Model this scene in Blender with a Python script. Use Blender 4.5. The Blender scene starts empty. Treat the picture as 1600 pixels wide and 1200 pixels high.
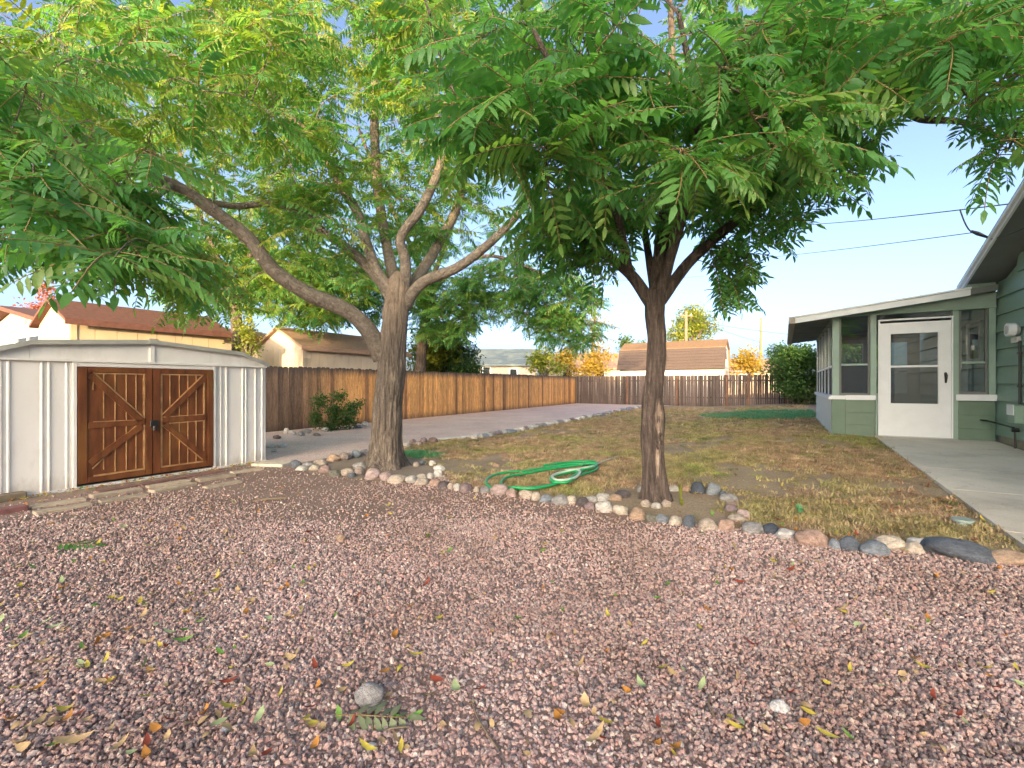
import bpy, bmesh, math, random
import numpy as np
from mathutils import Vector, Matrix, noise as mn

sc = bpy.context.scene
random.seed(7); rng = np.random.default_rng(7)
# ------------------------------------------------------------------ camera, sky, sun, exposure
CAMH = 1.25; FPX = 720.0
cam_d = bpy.data.cameras.new('camera'); cam = bpy.data.objects.new('camera', cam_d)
sc.collection.objects.link(cam); sc.camera = cam
cam_d.sensor_width = 36; cam_d.lens = 36*FPX/1600; cam_d.clip_start = .05; cam_d.clip_end = 3000
cam.location = (0, 0, CAMH); cam.rotation_euler = (math.radians(90), 0, 0)
SUN_EL = math.radians(7.0)
SUN_H = Vector((-.2, -1, 0)).normalized()
tosun = Vector((SUN_H.x*math.cos(SUN_EL), SUN_H.y*math.cos(SUN_EL), math.sin(SUN_EL)))
w = bpy.data.worlds.new('World'); sc.world = w; w.use_nodes = True
nt = w.node_tree; bg = nt.nodes['Background']
sky = nt.nodes.new('ShaderNodeTexSky'); sky.sky_type = 'NISHITA'; sky.sun_disc = False
sky.sun_elevation = SUN_EL; sky.sun_rotation = math.atan2(SUN_H.x, SUN_H.y)
sky.air_density = .36; sky.dust_density = 4.2; sky.ozone_density = .6
nt.links.new(sky.outputs[0], bg.inputs[0]); bg.inputs[1].default_value = .15
sl = bpy.data.lights.new('sun', 'SUN'); sl.energy = 2.2; sl.angle = math.radians(.6); sl.color = (1, .72, .38)
so = bpy.data.objects.new('sun', sl); sc.collection.objects.link(so)
so.rotation_euler = tosun.to_track_quat('Z', 'Y').to_euler()
sc.view_settings.view_transform = 'Standard'; sc.view_settings.look = 'None'
sc.view_settings.exposure = 2.5; sc.view_settings.gamma = 1; sc.view_settings.use_curve_mapping = False
sc.cycles.max_bounces = 8; sc.cycles.transparent_max_bounces = 16
C = sc.collection

# ------------------------------------------------------------------ ground shape, pixel helpers
TH = math.atan2(425, 720.); CN, SN = math.cos(TH), math.sin(TH)
def W(n, f, z=0.): return Vector((CN*n + SN*f, -SN*n + CN*f, z))
def NF(x, y): return (CN*x - SN*y, SN*x + CN*y)
def sst(a, b, t):
    t = min(1., max(0., (t-a)/(b-a))); return t*t*(3-2*t)
def gz(x, y):
    n, f = NF(x, y)
    return .25*sst(-4, .8, n)*min(1, max(0, (f-1.4)/9.4))
def ray(px, py):
    dx, dz = (px-800)/FPX, (600-py)/FPX
    lo, hi = .3, 200.
    for _ in range(50):
        m = (lo+hi)/2
        if CAMH + dz*m > gz(dx*m, m): lo = m
        else: hi = m
    return Vector((dx*lo, lo, gz(dx*lo, lo)))
def at(px, py, Y): return Vector(((px-800)/FPX*Y, Y, CAMH + (600-py)/FPX*Y))
def topx(p): return (800 + FPX*p[0]/p[1], 600 - FPX*(p[2]-CAMH)/p[1])

# ------------------------------------------------------------------ materials
def newmat(name):
    m = bpy.data.materials.new(name); m.use_nodes = True
    return m, m.node_tree, m.node_tree.nodes['Principled BSDF']
def ramp(t, fac, stops):
    r = t.nodes.new('ShaderNodeValToRGB'); e = r.color_ramp.elements
    while len(e) < len(stops): e.new(.5)
    for i, (p, c) in enumerate(stops): e[i].position = p; e[i].color = (*c, 1)
    t.links.new(fac, r.inputs[0]); return r.outputs[0]
def noise(t, scale, detail=4, vec=None, rough=.55, dist=0):
    n = t.nodes.new('ShaderNodeTexNoise'); n.inputs['Scale'].default_value = scale
    n.inputs['Detail'].default_value = detail; n.inputs['Roughness'].default_value = rough; n.inputs['Distortion'].default_value = dist
    if vec is not None: t.links.new(vec, n.inputs['Vector'])
    return n.outputs['Fac']
def coord(t, which='Object', scale=None, rot=None):
    tc = t.nodes.new('ShaderNodeTexCoord')
    o = tc.outputs[which]
    if scale:
        mp = t.nodes.new('ShaderNodeMapping'); mp.inputs['Scale'].default_value = scale
        if rot: mp.inputs['Rotation'].default_value = rot
        t.links.new(o, mp.inputs[0]); o = mp.outputs[0]
    return o
def worldpos(t, scale=None):
    g = t.nodes.new('ShaderNodeNewGeometry'); o = g.outputs['Position']
    if scale:
        mp = t.nodes.new('ShaderNodeMapping'); mp.inputs['Scale'].default_value = scale
        t.links.new(o, mp.inputs[0]); o = mp.outputs[0]
    return o
def mix(t, fac, a, b, typ='MIX'):
    m = t.nodes.new('ShaderNodeMix'); m.data_type = 'RGBA'; m.blend_type = typ
    for s, v in ((m.inputs['Factor'], fac), (m.inputs['A'], a), (m.inputs['B'], b)):
        if isinstance(v, (int, float)): s.default_value = v
        elif isinstance(v, tuple): s.default_value = (*v, 1)
        else: t.links.new(v, s)
    return m.outputs['Result']
def bump(t, p, h, strength=.4, dist=.02):
    b = t.nodes.new('ShaderNodeBump'); b.inputs['Strength'].default_value = strength; b.inputs['Distance'].default_value = dist
    t.links.new(h, b.inputs['Height']); t.links.new(b.outputs[0], p.inputs['Normal'])
def objinfo(t, out): return t.nodes.new('ShaderNodeObjectInfo').outputs[out]
MATS = {}
def paint(name, col, rough=.6, var=.12, scale=6, bmp=.1, dirt=None, stretch=(1, 1, 1), metallic=0):
    if name in MATS: return MATS[name]
    m, t, p = newmat(name)
    v = coord(t, 'Object', stretch)
    f = noise(t, scale, 5, v)
    c = ramp(t, f, [(.3, tuple(x*(1-var) for x in col)), (.7, tuple(min(1, x*(1+var)) for x in col))])
    if dirt:
        f2 = noise(t, 2.3, 6, v, .7)
        k = ramp(t, f2, [(.52, (0, 0, 0)), (.72, (1, 1, 1))])
        c = mix(t, k, c, dirt)
    t.links.new(c, p.inputs['Base Color']); p.inputs['Roughness'].default_value = rough; p.inputs['Metallic'].default_value = metallic
    if bmp: bump(t, p, noise(t, scale*8, 4, v), bmp, .01)
    MATS[name] = m; return m
def tinted(name, rough=.8, lo=.65, hi=1.3, scale=5, stretch=(1, 1, 1), bmp=.4, bscale=40, bdist=.01, fine=None, stain=None):
    """colour comes from obj.color; mottled by noise"""
    m, t, p = newmat(name)
    v = coord(t, 'Object', stretch)
    rnd = objinfo(t, 'Random')
    add = t.nodes.new('ShaderNodeVectorMath'); add.operation = 'ADD'; t.links.new(v, add.inputs[0])
    sclr = t.nodes.new('ShaderNodeVectorMath'); sclr.operation = 'SCALE'; sclr.inputs[0].default_value = (37, 91, 53)
    t.links.new(rnd, sclr.inputs['Scale']); t.links.new(sclr.outputs[0], add.inputs[1]); v2 = add.outputs[0]
    f = noise(t, scale, 6, v2, .62, .6)
    g = ramp(t, f, [(.28, (lo,)*3), (.5, (1, 1, 1)), (.75, (hi,)*3)])
    c = mix(t, 1., objinfo(t, 'Color'), g, 'MULTIPLY')
    if fine:
        g2 = ramp(t, noise(t, fine, 3, v2, .6), [(.35, (.6,)*3), (.6, (1.15,)*3)])
        c = mix(t, .8, c, g2, 'MULTIPLY')
    if stain: c = stain(t, v2, c)
    t.links.new(c, p.inputs['Base Color']); p.inputs['Roughness'].default_value = rough
    bump(t, p, noise(t, bscale, 5, v2), bmp, bdist)
    MATS[name] = m; return m

def fence_stain(t, v, c):
    # weathered dark tops and splash-stained feet of the boards
    sep = t.nodes.new('ShaderNodeSeparateXYZ'); t.links.new(coord(t, 'Object'), sep.inputs[0])
    nz = noise(t, 6, 4, v)
    ad = t.nodes.new('ShaderNodeMath'); ad.operation = 'MULTIPLY_ADD'; ad.inputs[1].default_value = .5; t.links.new(nz, ad.inputs[0]); t.links.new(sep.outputs[2], ad.inputs[2])
    k = ramp(t, ad.outputs[0], [(.18, (.85,)*3), (.48, (0, 0, 0))])
    mp = t.nodes.new('ShaderNodeMapRange'); mp.inputs[1].default_value = 1.72; mp.inputs[2].default_value = 1.95; t.links.new(ad.outputs[0], mp.inputs[0])
    c = mix(t, k, c, (.05, .038, .034))
    return mix(t, mp.outputs[0], c, (.07, .055, .05))
M_ROCK = tinted('river_rock', .72, .5, 1.5, 2.2, (1, 1, 1.6), .5, 12, .05, fine=14)
M_BOARD = tinted('cedar_board', .8, .5, 1.5, 3.2, (7, 7, .8), .5, 22, .006, fine=18, stain=fence_stain)
M_PICKET = tinted('weathered_picket', .9, .5, 1.5, 3, (8, 8, .8), .5, 22, .006, fine=18)
M_PAVER = tinted('paver', .9, .7, 1.25, 12, (1, 1, 1), .4, 60, .004)
M_LITTER = tinted('fallen_leaf', .6, .7, 1.25, 30, (1, 1, 1), .2, 60, .002)

def gravel_mat(name, stops):
    m, t, p = newmat(name)
    c = ramp(t, objinfo(t, 'Random'), stops)
    t.nodes[-1].color_ramp.interpolation = 'LINEAR'
    f = noise(t, 120, 3, worldpos(t))
    c = mix(t, .6, c, ramp(t, f, [(.35, (.6,)*3), (.65, (1.25,)*3)]), 'MULTIPLY')
    big = ramp(t, noise(t, .9, 5, worldpos(t), .65), [(.33, (.72, .66, .6)), (.6, (1.08, 1.06, 1.06))])
    c = mix(t, 1., c, big, 'MULTIPLY')
    t.links.new(c, p.inputs['Base Color']); p.inputs['Roughness'].default_value = .75
    return m
M_GRAVEL = gravel_mat('crushed_granite', [(0, (.14, .125, .13)), (.18, (.27, .21, .2)), (.32, (.46, .29, .255)), (.5, (.52, .36, .32)), (.66, (.55, .4, .34)), (.82, (.42, .35, .33)), (.93, (.56, .44, .38)), (1, (.7, .63, .56))])

def soil_mat(name, a, b, c3, s1=1.2, s2=55):
    m, t, p = newmat(name)
    v = worldpos(t)
    c = ramp(t, noise(t, s1, 6, v, .65), [(.35, a), (.62, b)])
    c = mix(t, .75, c, ramp(t, noise(t, s2, 4, v, .7), [(.3, (.4,)*3), (.55, (1,)*3), (.72, (1.6,)*3)]), 'MULTIPLY')
    c = mix(t, ramp(t, noise(t, s2*2.2, 2, v), [(.6, (0, 0, 0)), (.68, (1, 1, 1))]), c, c3)
    t.links.new(c, p.inputs['Base Color']); p.inputs['Roughness'].default_value = .95
    bump(t, p, noise(t, s2, 5, v, .7), .6, .02)
    return m
M_GBASE = soil_mat('gravel_bed', (.24, .155, .115), (.33, .225, .18), (.42, .3, .26))
M_PATH = soil_mat('path_gravel', (.66, .47, .39), (.8, .6, .51), (.82, .66, .58), .8, 40)
M_SOIL = soil_mat('lawn_soil', (.3, .21, .13), (.43, .32, .2), (.55, .44, .27))
M_DIRT = soil_mat('bare_dirt', (.26, .19, .13), (.36, .27, .2), (.42, .34, .26))

def bark(name, dark, mid, lite, vs=(9, 9, 1.3), bs=.9, top=None):
    m, t, p = newmat(name)
    v = coord(t, 'Object', vs)
    n1 = noise(t, 2.2, 7, v, .65, 1.4)
    c = ramp(t, n1, [(.3, dark), (.5, mid), (.68, lite)])
    c = mix(t, .6, c, ramp(t, noise(t, 30, 4, coord(t, 'Object'), .7), [(.3, (.65,)*3), (.65, (1.2,)*3)]), 'MULTIPLY')
    if top is not None:   # furrowed bark turns to smooth bark higher up the trunk
        sp = t.nodes.new('ShaderNodeSeparateXYZ'); t.links.new(coord(t, 'Object'), sp.inputs[0])
        mr = t.nodes.new('ShaderNodeMapRange'); mr.inputs[1].default_value = top[0]; mr.inputs[2].default_value = top[1]; t.links.new(sp.outputs[2], mr.inputs[0])
        sm = ramp(t, noise(t, 8, 5, coord(t, 'Object'), .6), [(.3, (.15, .11, .08)), (.7, (.29, .23, .17))])
        c = mix(t, mr.outputs[0], c, sm)
    t.links.new(c, p.inputs['Base Color']); p.inputs['Roughness'].default_value = .92
    bump(t, p, n1, bs, .05); return m
M_BARK = bark('furrowed_bark', (.05, .04, .033), (.16, .13, .105), (.34, .28, .22), (11, 11, 1.2), 1., (1.7, 2.5))
M_BARK2 = bark('dark_bark', (.035, .027, .024), (.10, .075, .062), (.19, .145, .12))
M_LIMB = bark('limb_bark', (.085, .07, .056), (.17, .14, .11), (.26, .22, .175), (6, 6, 6), .7)
M_WOUND = bark('bare_wound_wood', (.1, .07, .055), (.27, .2, .15), (.42, .33, .26), (10, 10, 1), .8)

def leaf_mat(name, cols, trans, tw=.4, rough=.45):
    m, t, p = newmat(name)
    c = ramp(t, objinfo(t, 'Random'), [(i/(len(cols)-1), c) for i, c in enumerate(cols)])
    c = mix(t, .5, c, ramp(t, noise(t, 25, 2, worldpos(t)), [(.3, (.7,)*3), (.7, (1.25,)*3)]), 'MULTIPLY')
    t.links.new(c, p.inputs['Base Color']); p.inputs['Roughness'].default_value = rough
    tr = t.nodes.new('ShaderNodeBsdfTranslucent')
    t.links.new(mix(t, 1., c, trans, 'MULTIPLY'), tr.inputs['Color'])
    mx = t.nodes.new('ShaderNodeMixShader'); mx.inputs[0].default_value = tw
    t.links.new(p.outputs[0], mx.inputs[1]); t.links.new(tr.outputs[0], mx.inputs[2])
    t.links.new(mx.outputs[0], t.nodes['Material Output'].inputs[0])
    return m
M_LEAF = leaf_mat('compound_leaf_green', [(.06, .19, .055), (.09, .24, .065), (.13, .3, .075), (.08, .22, .06), (.2, .32, .07)], (1.7, 1.8, .9), .5)
M_LEAFY = leaf_mat('compound_leaf_sun_yellow', [(.15, .24, .04), (.22, .3, .045), (.32, .36, .06), (.14, .22, .04)], (1.8, 1.7, .7), .5)  # low sun's yellow on the crowns, put into the leaf colour
M_LEAFM = leaf_mat('compound_leaf_light_green', [(.1, .22, .04), (.15, .28, .05), (.2, .31, .05), (.1, .2, .04)], (1.8, 1.75, .7), .5)
M_STALK = paint('leaf_stalk', (.22, .15, .06), .6)
M_DARKG = leaf_mat('dark_green_leaf', [(.03, .085, .025), (.05, .12, .03), (.08, .15, .035)], (1.5, 1.6, .7))
M_YELG = leaf_mat('yellow_green_leaf', [(.12, .19, .03), (.22, .26, .035), (.3, .3, .04)], (1.6, 1.5, .6))
M_GOLD = leaf_mat('golden_leaf', [(.34, .22, .03), (.42, .3, .04), (.3, .25, .05)], (1.4, 1.2, .6))
M_RUST = leaf_mat('rust_red_leaf', [(.36, .1, .04), (.42, .16, .05), (.3, .07, .035)], (1.4, 1, .6))
M_CONIF = leaf_mat('conifer_needles', [(.05, .1, .035), (.08, .14, .04)], (1.2, 1.2, .6), .2)

def glass_mat(name, tint, op, rough=.02):
    m, t, p = newmat(name)
    tr = t.nodes.new('ShaderNodeBsdfTransparent'); tr.inputs[0].default_value = (*tint, 1)
    gl = t.nodes.new('ShaderNodeBsdfGlossy'); gl.inputs['Roughness'].default_value = rough
    mx = t.nodes.new('ShaderNodeMixShader'); mx.inputs[0].default_value = op
    t.links.new(tr.outputs[0], mx.inputs[1]); t.links.new(gl.outputs[0], mx.inputs[2])
    t.links.new(mx.outputs[0], t.nodes['Material Output'].inputs[0]); return m
M_GLASS = glass_mat('window_glass', (.9, .93, .92), .12)
M_DARKGLASS = paint('dark_window_glass', (.03, .035, .04), .08, .1, 3, 0)
def screen_mat():
    m, t, p = newmat('insect_screen')
    tr = t.nodes.new('ShaderNodeBsdfTransparent')
    p.inputs['Base Color'].default_value = (.035, .035, .038, 1); p.inputs['Roughness'].default_value = .7
    mx = t.nodes.new('ShaderNodeMixShader'); mx.inputs[0].default_value = .62
    t.links.new(tr.outputs[0], mx.inputs[1]); t.links.new(p.outputs[0], mx.inputs[2])
    t.links.new(mx.outputs[0], t.nodes['Material Output'].inputs[0]); return m
M_SCREEN = screen_mat()

# ------------------------------------------------------------------ object helpers
def link(o, parent=None):
    C.objects.link(o)
    if parent is not None: o.parent = parent
    return o
ORG = {}
def tag(o, label, cat=None, group=None, kind=None):
    if label: o['label'] = label
    if cat: o['category'] = cat
    if group: o['group'] = group
    if kind: o['kind'] = kind
    return o
def thing(name, label, cat, loc, rz=0, group=None):
    o = bpy.data.objects.new(name, None); link(o); o.location = loc; o.rotation_euler = (0, 0, rz)
    o.empty_display_size = .1
    return tag(o, label, cat, group)
def yard_thing(name, label, cat, n, f, z=0, group=None):
    o = thing(name, label, cat, W(n, f, z), -TH, group); ORG[o.name] = Vector((n, f, z)); return o
class MB:
    def __init__(s): s.v = []; s.f = []
    def add(s, vs, fs):
        k = len(s.v); s.v += [tuple(v) for v in vs]; s.f += [tuple(i+k for i in f) for f in fs]; return s
    def box(s, x0, x1, y0, y1, z0, z1):
        return s.add([(x0, y0, z0), (x1, y0, z0), (x1, y1, z0), (x0, y1, z0), (x0, y0, z1), (x1, y0, z1), (x1, y1, z1), (x0, y1, z1)],
                     [(3, 2, 1, 0), (4, 5, 6, 7), (0, 1, 5, 4), (1, 2, 6, 5), (2, 3, 7, 6), (3, 0, 4, 7)])
    def bar(s, a, b, wid, thk, up=(0, 0, 1)):
        a, b, up = Vector(a), Vector(b), Vector(up); d = (b-a).normalized()
        sd = d.cross(up).normalized()*wid/2; u = sd.cross(d).normalized()*thk/2
        vs = [p + i*sd + j*u for p in (a, b) for i, j in ((-1, -1), (1, -1), (1, 1), (-1, 1))]
        return s.add(vs, [(0, 1, 2, 3), (7, 6, 5, 4), (0, 4, 5, 1), (1, 5, 6, 2), (2, 6, 7, 3), (3, 7, 4, 0)])
    def prism(s, poly, axis, a, b):
        """poly of 2d points extruded along axis 0/1/2"""
        def mk(p, t):
            q = [p[0], p[1]]; q.insert(axis, t); return tuple(q)
        n = len(poly)
        vs = [mk(p, a) for p in poly] + [mk(p, b) for p in poly]
        fs = [tuple(range(n-1, -1, -1)), tuple(range(n, 2*n))] + [(i, (i+1) % n, n+(i+1) % n, n+i) for i in range(n)]
        return s.add(vs, fs)
    def tube(s, pts, rad, seg=8, cap=True, fn=None):
        pts = [Vector(p) for p in pts]; n = len(pts)
        if not hasattr(rad, '__len__'): rad = [rad]*n
        ref = Vector((0, 0, 1)) if abs((pts[-1]-pts[0]).normalized().z) < .8 else Vector((0, 1, 0))
        k = len(s.v); 
        for i, p in enumerate(pts):
            d = (pts[min(n-1, i+1)] - pts[max(0, i-1)])
            d = d.normalized() if d.length > 1e-9 else Vector((0, 0, 1))
            x = d.cross(ref); x = x.normalized() if x.length > 1e-6 else Vector((1, 0, 0))
            y = x.cross(d); ref = y
            for j in range(seg):
                a = 2*math.pi*j/seg; r = rad[i]
                if fn: r = fn(i, a, r, p)
                s.v.append(tuple(p + (x*math.cos(a) + y*math.sin(a))*r))
        for i in range(n-1):
            for j in range(seg):
                j2 = (j+1) % seg
                s.f.append((k+i*seg+j, k+i*seg+j2, k+(i+1)*seg+j2, k+(i+1)*seg+j))
        if cap:
            s.f.append(tuple(k+j for j in range(seg-1, -1, -1))); s.f.append(tuple(k+(n-1)*seg+j for j in range(seg)))
        return s
    def mesh(s, name, mat, off=None, smooth=False, bevel=0):
        me = bpy.data.meshes.new(name)
        vs = s.v if off is None else [(v[0]-off[0], v[1]-off[1], v[2]-off[2]) for v in s.v]
        me.from_pydata(vs, [], s.f); me.update()
        bm = bmesh.new(); bm.from_mesh(me); bmesh.ops.recalc_face_normals(bm, faces=bm.faces)
        if bevel: bmesh.ops.bevel(bm, geom=bm.edges[:], offset=bevel, segments=1, affect='EDGES', clamp_overlap=True)
        bm.to_mesh(me); bm.free()
        if mat: me.materials.append(mat)
        if smooth: me.polygons.foreach_set('use_smooth', [True]*len(me.polygons))
        return me
    def build(s, name, mat, parent=None, smooth=False, bevel=0, off=None):
        if off is None and parent is not None:
            q = parent
            while q is not None and q.name not in ORG: q = q.parent
            off = ORG[q.name] if q is not None else None
        o = bpy.data.objects.new(name, s.mesh(name, mat, off, smooth, bevel)); return link(o, parent)
def smooth_path(pts, per=6):
    P = [Vector(p) for p in pts]; out = []
    for i in range(len(P)-1):
        p0, p1, p2, p3 = P[max(0, i-1)], P[i], P[i+1], P[min(len(P)-1, i+2)]
        for k in range(per):
            t = k/per
            out.append(.5*((2*p1) + (p2-p0)*t + (2*p0-5*p1+4*p2-p3)*t*t + (3*p1-p0-3*p2+p3)*t**3))
    out.append(P[-1]); return out
def lerp_list(r, per):
    out = []
    for i in range(len(r)-1):
        for k in range(per): out.append(r[i] + (r[i+1]-r[i])*k/per)
    out.append(r[-1]); return out

def proto_collection(name, meshes):
    col = bpy.data.collections.new(name)
    for i, me in enumerate(meshes): col.objects.link(bpy.data.objects.new(f'{name}_{i}', me))
    return col
_gn = {}
def gn_group(col):
    if col.name in _gn: return _gn[col.name]
    g = bpy.data.node_groups.new('scatter_'+col.name, 'GeometryNodeTree')
    g.interface.new_socket('Geometry', in_out='INPUT', socket_type='NodeSocketGeometry')
    g.interface.new_socket('Geometry', in_out='OUTPUT', socket_type='NodeSocketGeometry')
    N = g.nodes; L = g.links
    i, o = N.new('NodeGroupInput'), N.new('NodeGroupOutput')
    ip = N.new('GeometryNodeInstanceOnPoints'); ci = N.new('GeometryNodeCollectionInfo')
    ci.inputs['Collection'].default_value = col; ci.inputs['Separate Children'].default_value = True; ci.inputs['Reset Children'].default_value = True
    def na(nm, ty):
        a = N.new('GeometryNodeInputNamedAttribute'); a.data_type = ty; a.inputs[0].default_value = nm
        return [s for s in a.outputs if s.enabled and s.name == 'Attribute'][0]
    er = N.new('FunctionNodeEulerToRotation')
    L.new(na('rot', 'FLOAT_VECTOR'), er.inputs[0]); L.new(er.outputs[0], ip.inputs['Rotation'])
    L.new(na('scl', 'FLOAT_VECTOR'), ip.inputs['Scale']); L.new(na('idx', 'INT'), ip.inputs['Instance Index'])
    ip.inputs['Pick Instance'].default_value = True
    L.new(i.outputs[0], ip.inputs['Points']); L.new(ci.outputs[0], ip.inputs['Instance']); L.new(ip.outputs[0], o.inputs[0])
    _gn[col.name] = g; return g
def scatter(name, col, pts, rots, scls, parent=None, off=None):
    pts = np.asarray(pts, float).reshape(-1, 3); k = len(pts)
    if off is not None: pts = pts - np.asarray(off)
    me = bpy.data.meshes.new(name); me.from_pydata(pts.tolist(), [], [])
    scls = np.asarray(scls, float)
    if scls.ndim == 1: scls = np.repeat(scls[:, None], 3, 1)
    for nm, ty, dat in (('rot', 'FLOAT_VECTOR', np.asarray(rots, float)), ('scl', 'FLOAT_VECTOR', scls)):
        a = me.attributes.new(nm, ty, 'POINT'); a.data.foreach_set('vector', dat.astype(np.float32).ravel())
    a = me.attributes.new('idx', 'INT', 'POINT'); a.data.foreach_set('value', rng.integers(0, len(col.objects), k).astype(np.int32))
    o = bpy.data.objects.new(name, me); link(o, parent)
    md = o.modifiers.new('scatter', 'NODES'); md.node_group = gn_group(col)
    o['kind'] = 'stuff'; return o
def poly_sheet(name, pts, mat, dz, cuts=5, fz=gz):
    bm = bmesh.new()
    vs = [bm.verts.new((p[0], p[1], 0)) for p in pts]
    bmesh.ops.triangle_fill(bm, use_beauty=True, edges=[bm.edges.new((vs[i], vs[(i+1) % len(vs)])) for i in range(len(vs))])
    bmesh.ops.subdivide_edges(bm, edges=bm.edges[:], cuts=cuts, use_grid_fill=True)
    bmesh.ops.triangulate(bm, faces=bm.faces[:])
    for v in bm.verts: v.co.z = fz(v.co.x, v.co.y) + dz
    bmesh.ops.recalc_face_normals(bm, faces=bm.faces)
    me = bpy.data.meshes.new(name); bm.to_mesh(me); bm.free(); me.materials.append(mat)
    if me.polygons and me.polygons[0].normal.z < 0: me.flip_normals()
    o = bpy.data.objects.new(name, me); link(o); o['kind'] = 'structure'; return o
def inpoly(x, y, poly):
    x = np.asarray(x); y = np.asarray(y); r = np.zeros(x.shape, bool); n = len(poly)
    for i in range(n):
        x1, y1 = poly[i][0], poly[i][1]; x2, y2 = poly[(i+1) % n][0], poly[(i+1) % n][1]
        c = ((y1 > y) != (y2 > y)) & (x < (x2-x1)*(y-y1)/((y2-y1) or 1e-9) + x1); r ^= c
    return r
def scatter_pts(poly, dens):
    xs = [p[0] for p in poly]; ys = [p[1] for p in poly]
    n = int((max(xs)-min(xs))*(max(ys)-min(ys))*dens)
    x = rng.uniform(min(xs), max(xs), n); y = rng.uniform(min(ys), max(ys), n)
    k = inpoly(x, y, poly); return x[k], y[k]

# ------------------------------------------------------------------ ground, path, lawn, patio
def axis(a, b, step, far): return [-far, -far/3, -far/8] + list(np.arange(a, b, step)) + [far/8, far/3, far]
gx, gy = axis(-30, 31, 1., 1500), axis(-30, 46, 1., 1500)
vs = [(x, y, gz(x, y) if abs(x) < 100 and abs(y) < 100 else 0) for y in gy for x in gx]
nx = len(gx); fs = [(j*nx+i, j*nx+i+1, (j+1)*nx+i+1, (j+1)*nx+i) for j in range(len(gy)-1) for i in range(nx-1)]
g = MB(); g.add(vs, fs); g = g.build('ground', M_DIRT); g['kind'] = 'structure'
FRONT = [(690, 742), (720, 762), (760, 768), (800, 774), (850, 782), (900, 788), (950, 796), (1000, 806), (1050, 816), (1110, 824), (1170, 829), (1230, 838), (1290, 850), (1350, 857), (1420, 861), (1500, 868), (1580, 876), (1640, 884)]
gravel_px = [(-500, 800), (0, 812), (120, 772), (335, 738), (420, 722), (470, 735), (520, 745), (580, 752), (640, 756)] + FRONT + [(2100, 960)]
front_w = [ray(*p) for p in FRONT]
yard_poly = [Vector((-9, -3, 0)), Vector((-7.5, 2.0, 0))] + [ray(*p) for p in gravel_px[2:-1]] + [Vector((4.9, 2.2, 0)), Vector((6, -3, 0))]
gravel = poly_sheet('gravel_yard', yard_poly, M_GBASE, .004)
PATH_EDGE = [(575, 712), (632, 697), (690, 689), (740, 684), (800, 675), (860, 663), (920, 652), (980, 640), (1000, 636)]
path_poly = [ray(*p) for p in [(425, 722), (470, 724), (500, 718), (540, 712)] + PATH_EDGE] + [W(-5.5, 27.6), W(-11.5, 27.6), W(-11.5, 5.0), W(-7.3, 4.45)]
poly_sheet('path', path_poly, M_PATH, .006)
lawn_poly = front_w[:-1] + [W(1.45, 4.5), W(1.45, 10.75), W(.78, 10.8), W(.78, 24.3), W(-5.0, 24.6)] + [ray(*p) for p in PATH_EDGE[::-1][1:]] + [ray(640, 705)]
poly_sheet('lawn', lawn_poly, M_SOIL, .008, 6)
# patio: concrete slabs with joints
def concrete(name, col):
    m, t, p = newmat(name); v = worldpos(t)
    c = ramp(t, noise(t, 1.1, 7, v, .65), [(.3, tuple(x*.72 for x in col)), (.5, col), (.72, tuple(x*1.18 for x in col))])
    c = mix(t, .6, c, ramp(t, noise(t, 90, 3, v, .7), [(.3, (.75,)*3), (.7, (1.15,)*3)]), 'MULTIPLY')
    c = mix(t, ramp(t, noise(t, 3.3, 6, v, .75, 1.), [(.6, (0, 0, 0)), (.75, (.5,)*3)]), c, (.2, .16, .12))
    t.links.new(c, p.inputs['Base Color']); p.inputs['Roughness'].default_value = .85
    bump(t, p, noise(t, 150, 4, v, .7), .25, .004); return m
M_CONC = concrete('patio_concrete', (.74, .66, .54))
patio = bpy.data.objects.new('patio', None); link(patio); patio['kind'] = 'structure'
jf = [10.78, 7.6, 6.35, 4.9, 3.2, 1.2]
for i in range(5):
    n0, n1 = 1.44, 3.05
    mb = MB(); st = 6
    f1, f0 = jf[i]-.006, jf[i+1]+.006
    top = []; bot = []
    for a in range(st+1):
        f = f0 + (f1-f0)*a/st
        for n in (n0, n1):
            p = W(n, f); z = gz(p.x, p.y)+.045
            top.append((p.x, p.y, z)); bot.append((p.x, p.y, z-.16))
    k = len(top); mb.v = top+bot
    for a in range(st):
        b = 2*a; mb.f += [(b, b+1, b+3, b+2), (k+b, k+b+2, k+b+3, k+b+1), (b, b+2, k+b+2, k+b), (b+1, k+b+1, k+b+3, b+3)]
    mb.f += [(0, k, k+1, 1), (2*st, 2*st+1, k+2*st+1, k+2*st)]
    mb.build('slab', M_CONC, patio)

# ------------------------------------------------------------------ gravel stones
def stone_mesh(name, seed, sub, mat, amp=.35, flat=.75, ang=False):
    bm = bmesh.new(); bmesh.ops.create_icosphere(bm, subdivisions=sub, radius=1)
    for v in bm.verts:
        q = v.co*(1.1 if not ang else .8) + Vector((seed*7.3, seed*3.1, seed))
        v.co *= 1 + amp*mn.noise(q) + amp*.4*mn.noise(q*2.3)
        if ang:
            for ax in (Vector((.8, .3, .5)), Vector((-.6, .7, .3)), Vector((0, -.7, .7)), Vector((-.5, -.6, .6)), Vector((.1, .1, 1))):
                ax = ax.normalized(); d = v.co.dot(ax)
                if d > .72: v.co -= ax*(d-.72)
        v.co.z *= flat
    me = bpy.data.meshes.new(name); bm.to_mesh(me); bm.free(); me.materials.append(mat)
    if sub > 1: me.polygons.foreach_set('use_smooth', [True]*len(me.polygons))
    return me
GST = [stone_mesh('gravel_stone', i+1, 1, M_GRAVEL, .55, .7) for i in range(8)]
gcol = proto_collection('gravel_protos', GST)
xs, ys = [], []
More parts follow.
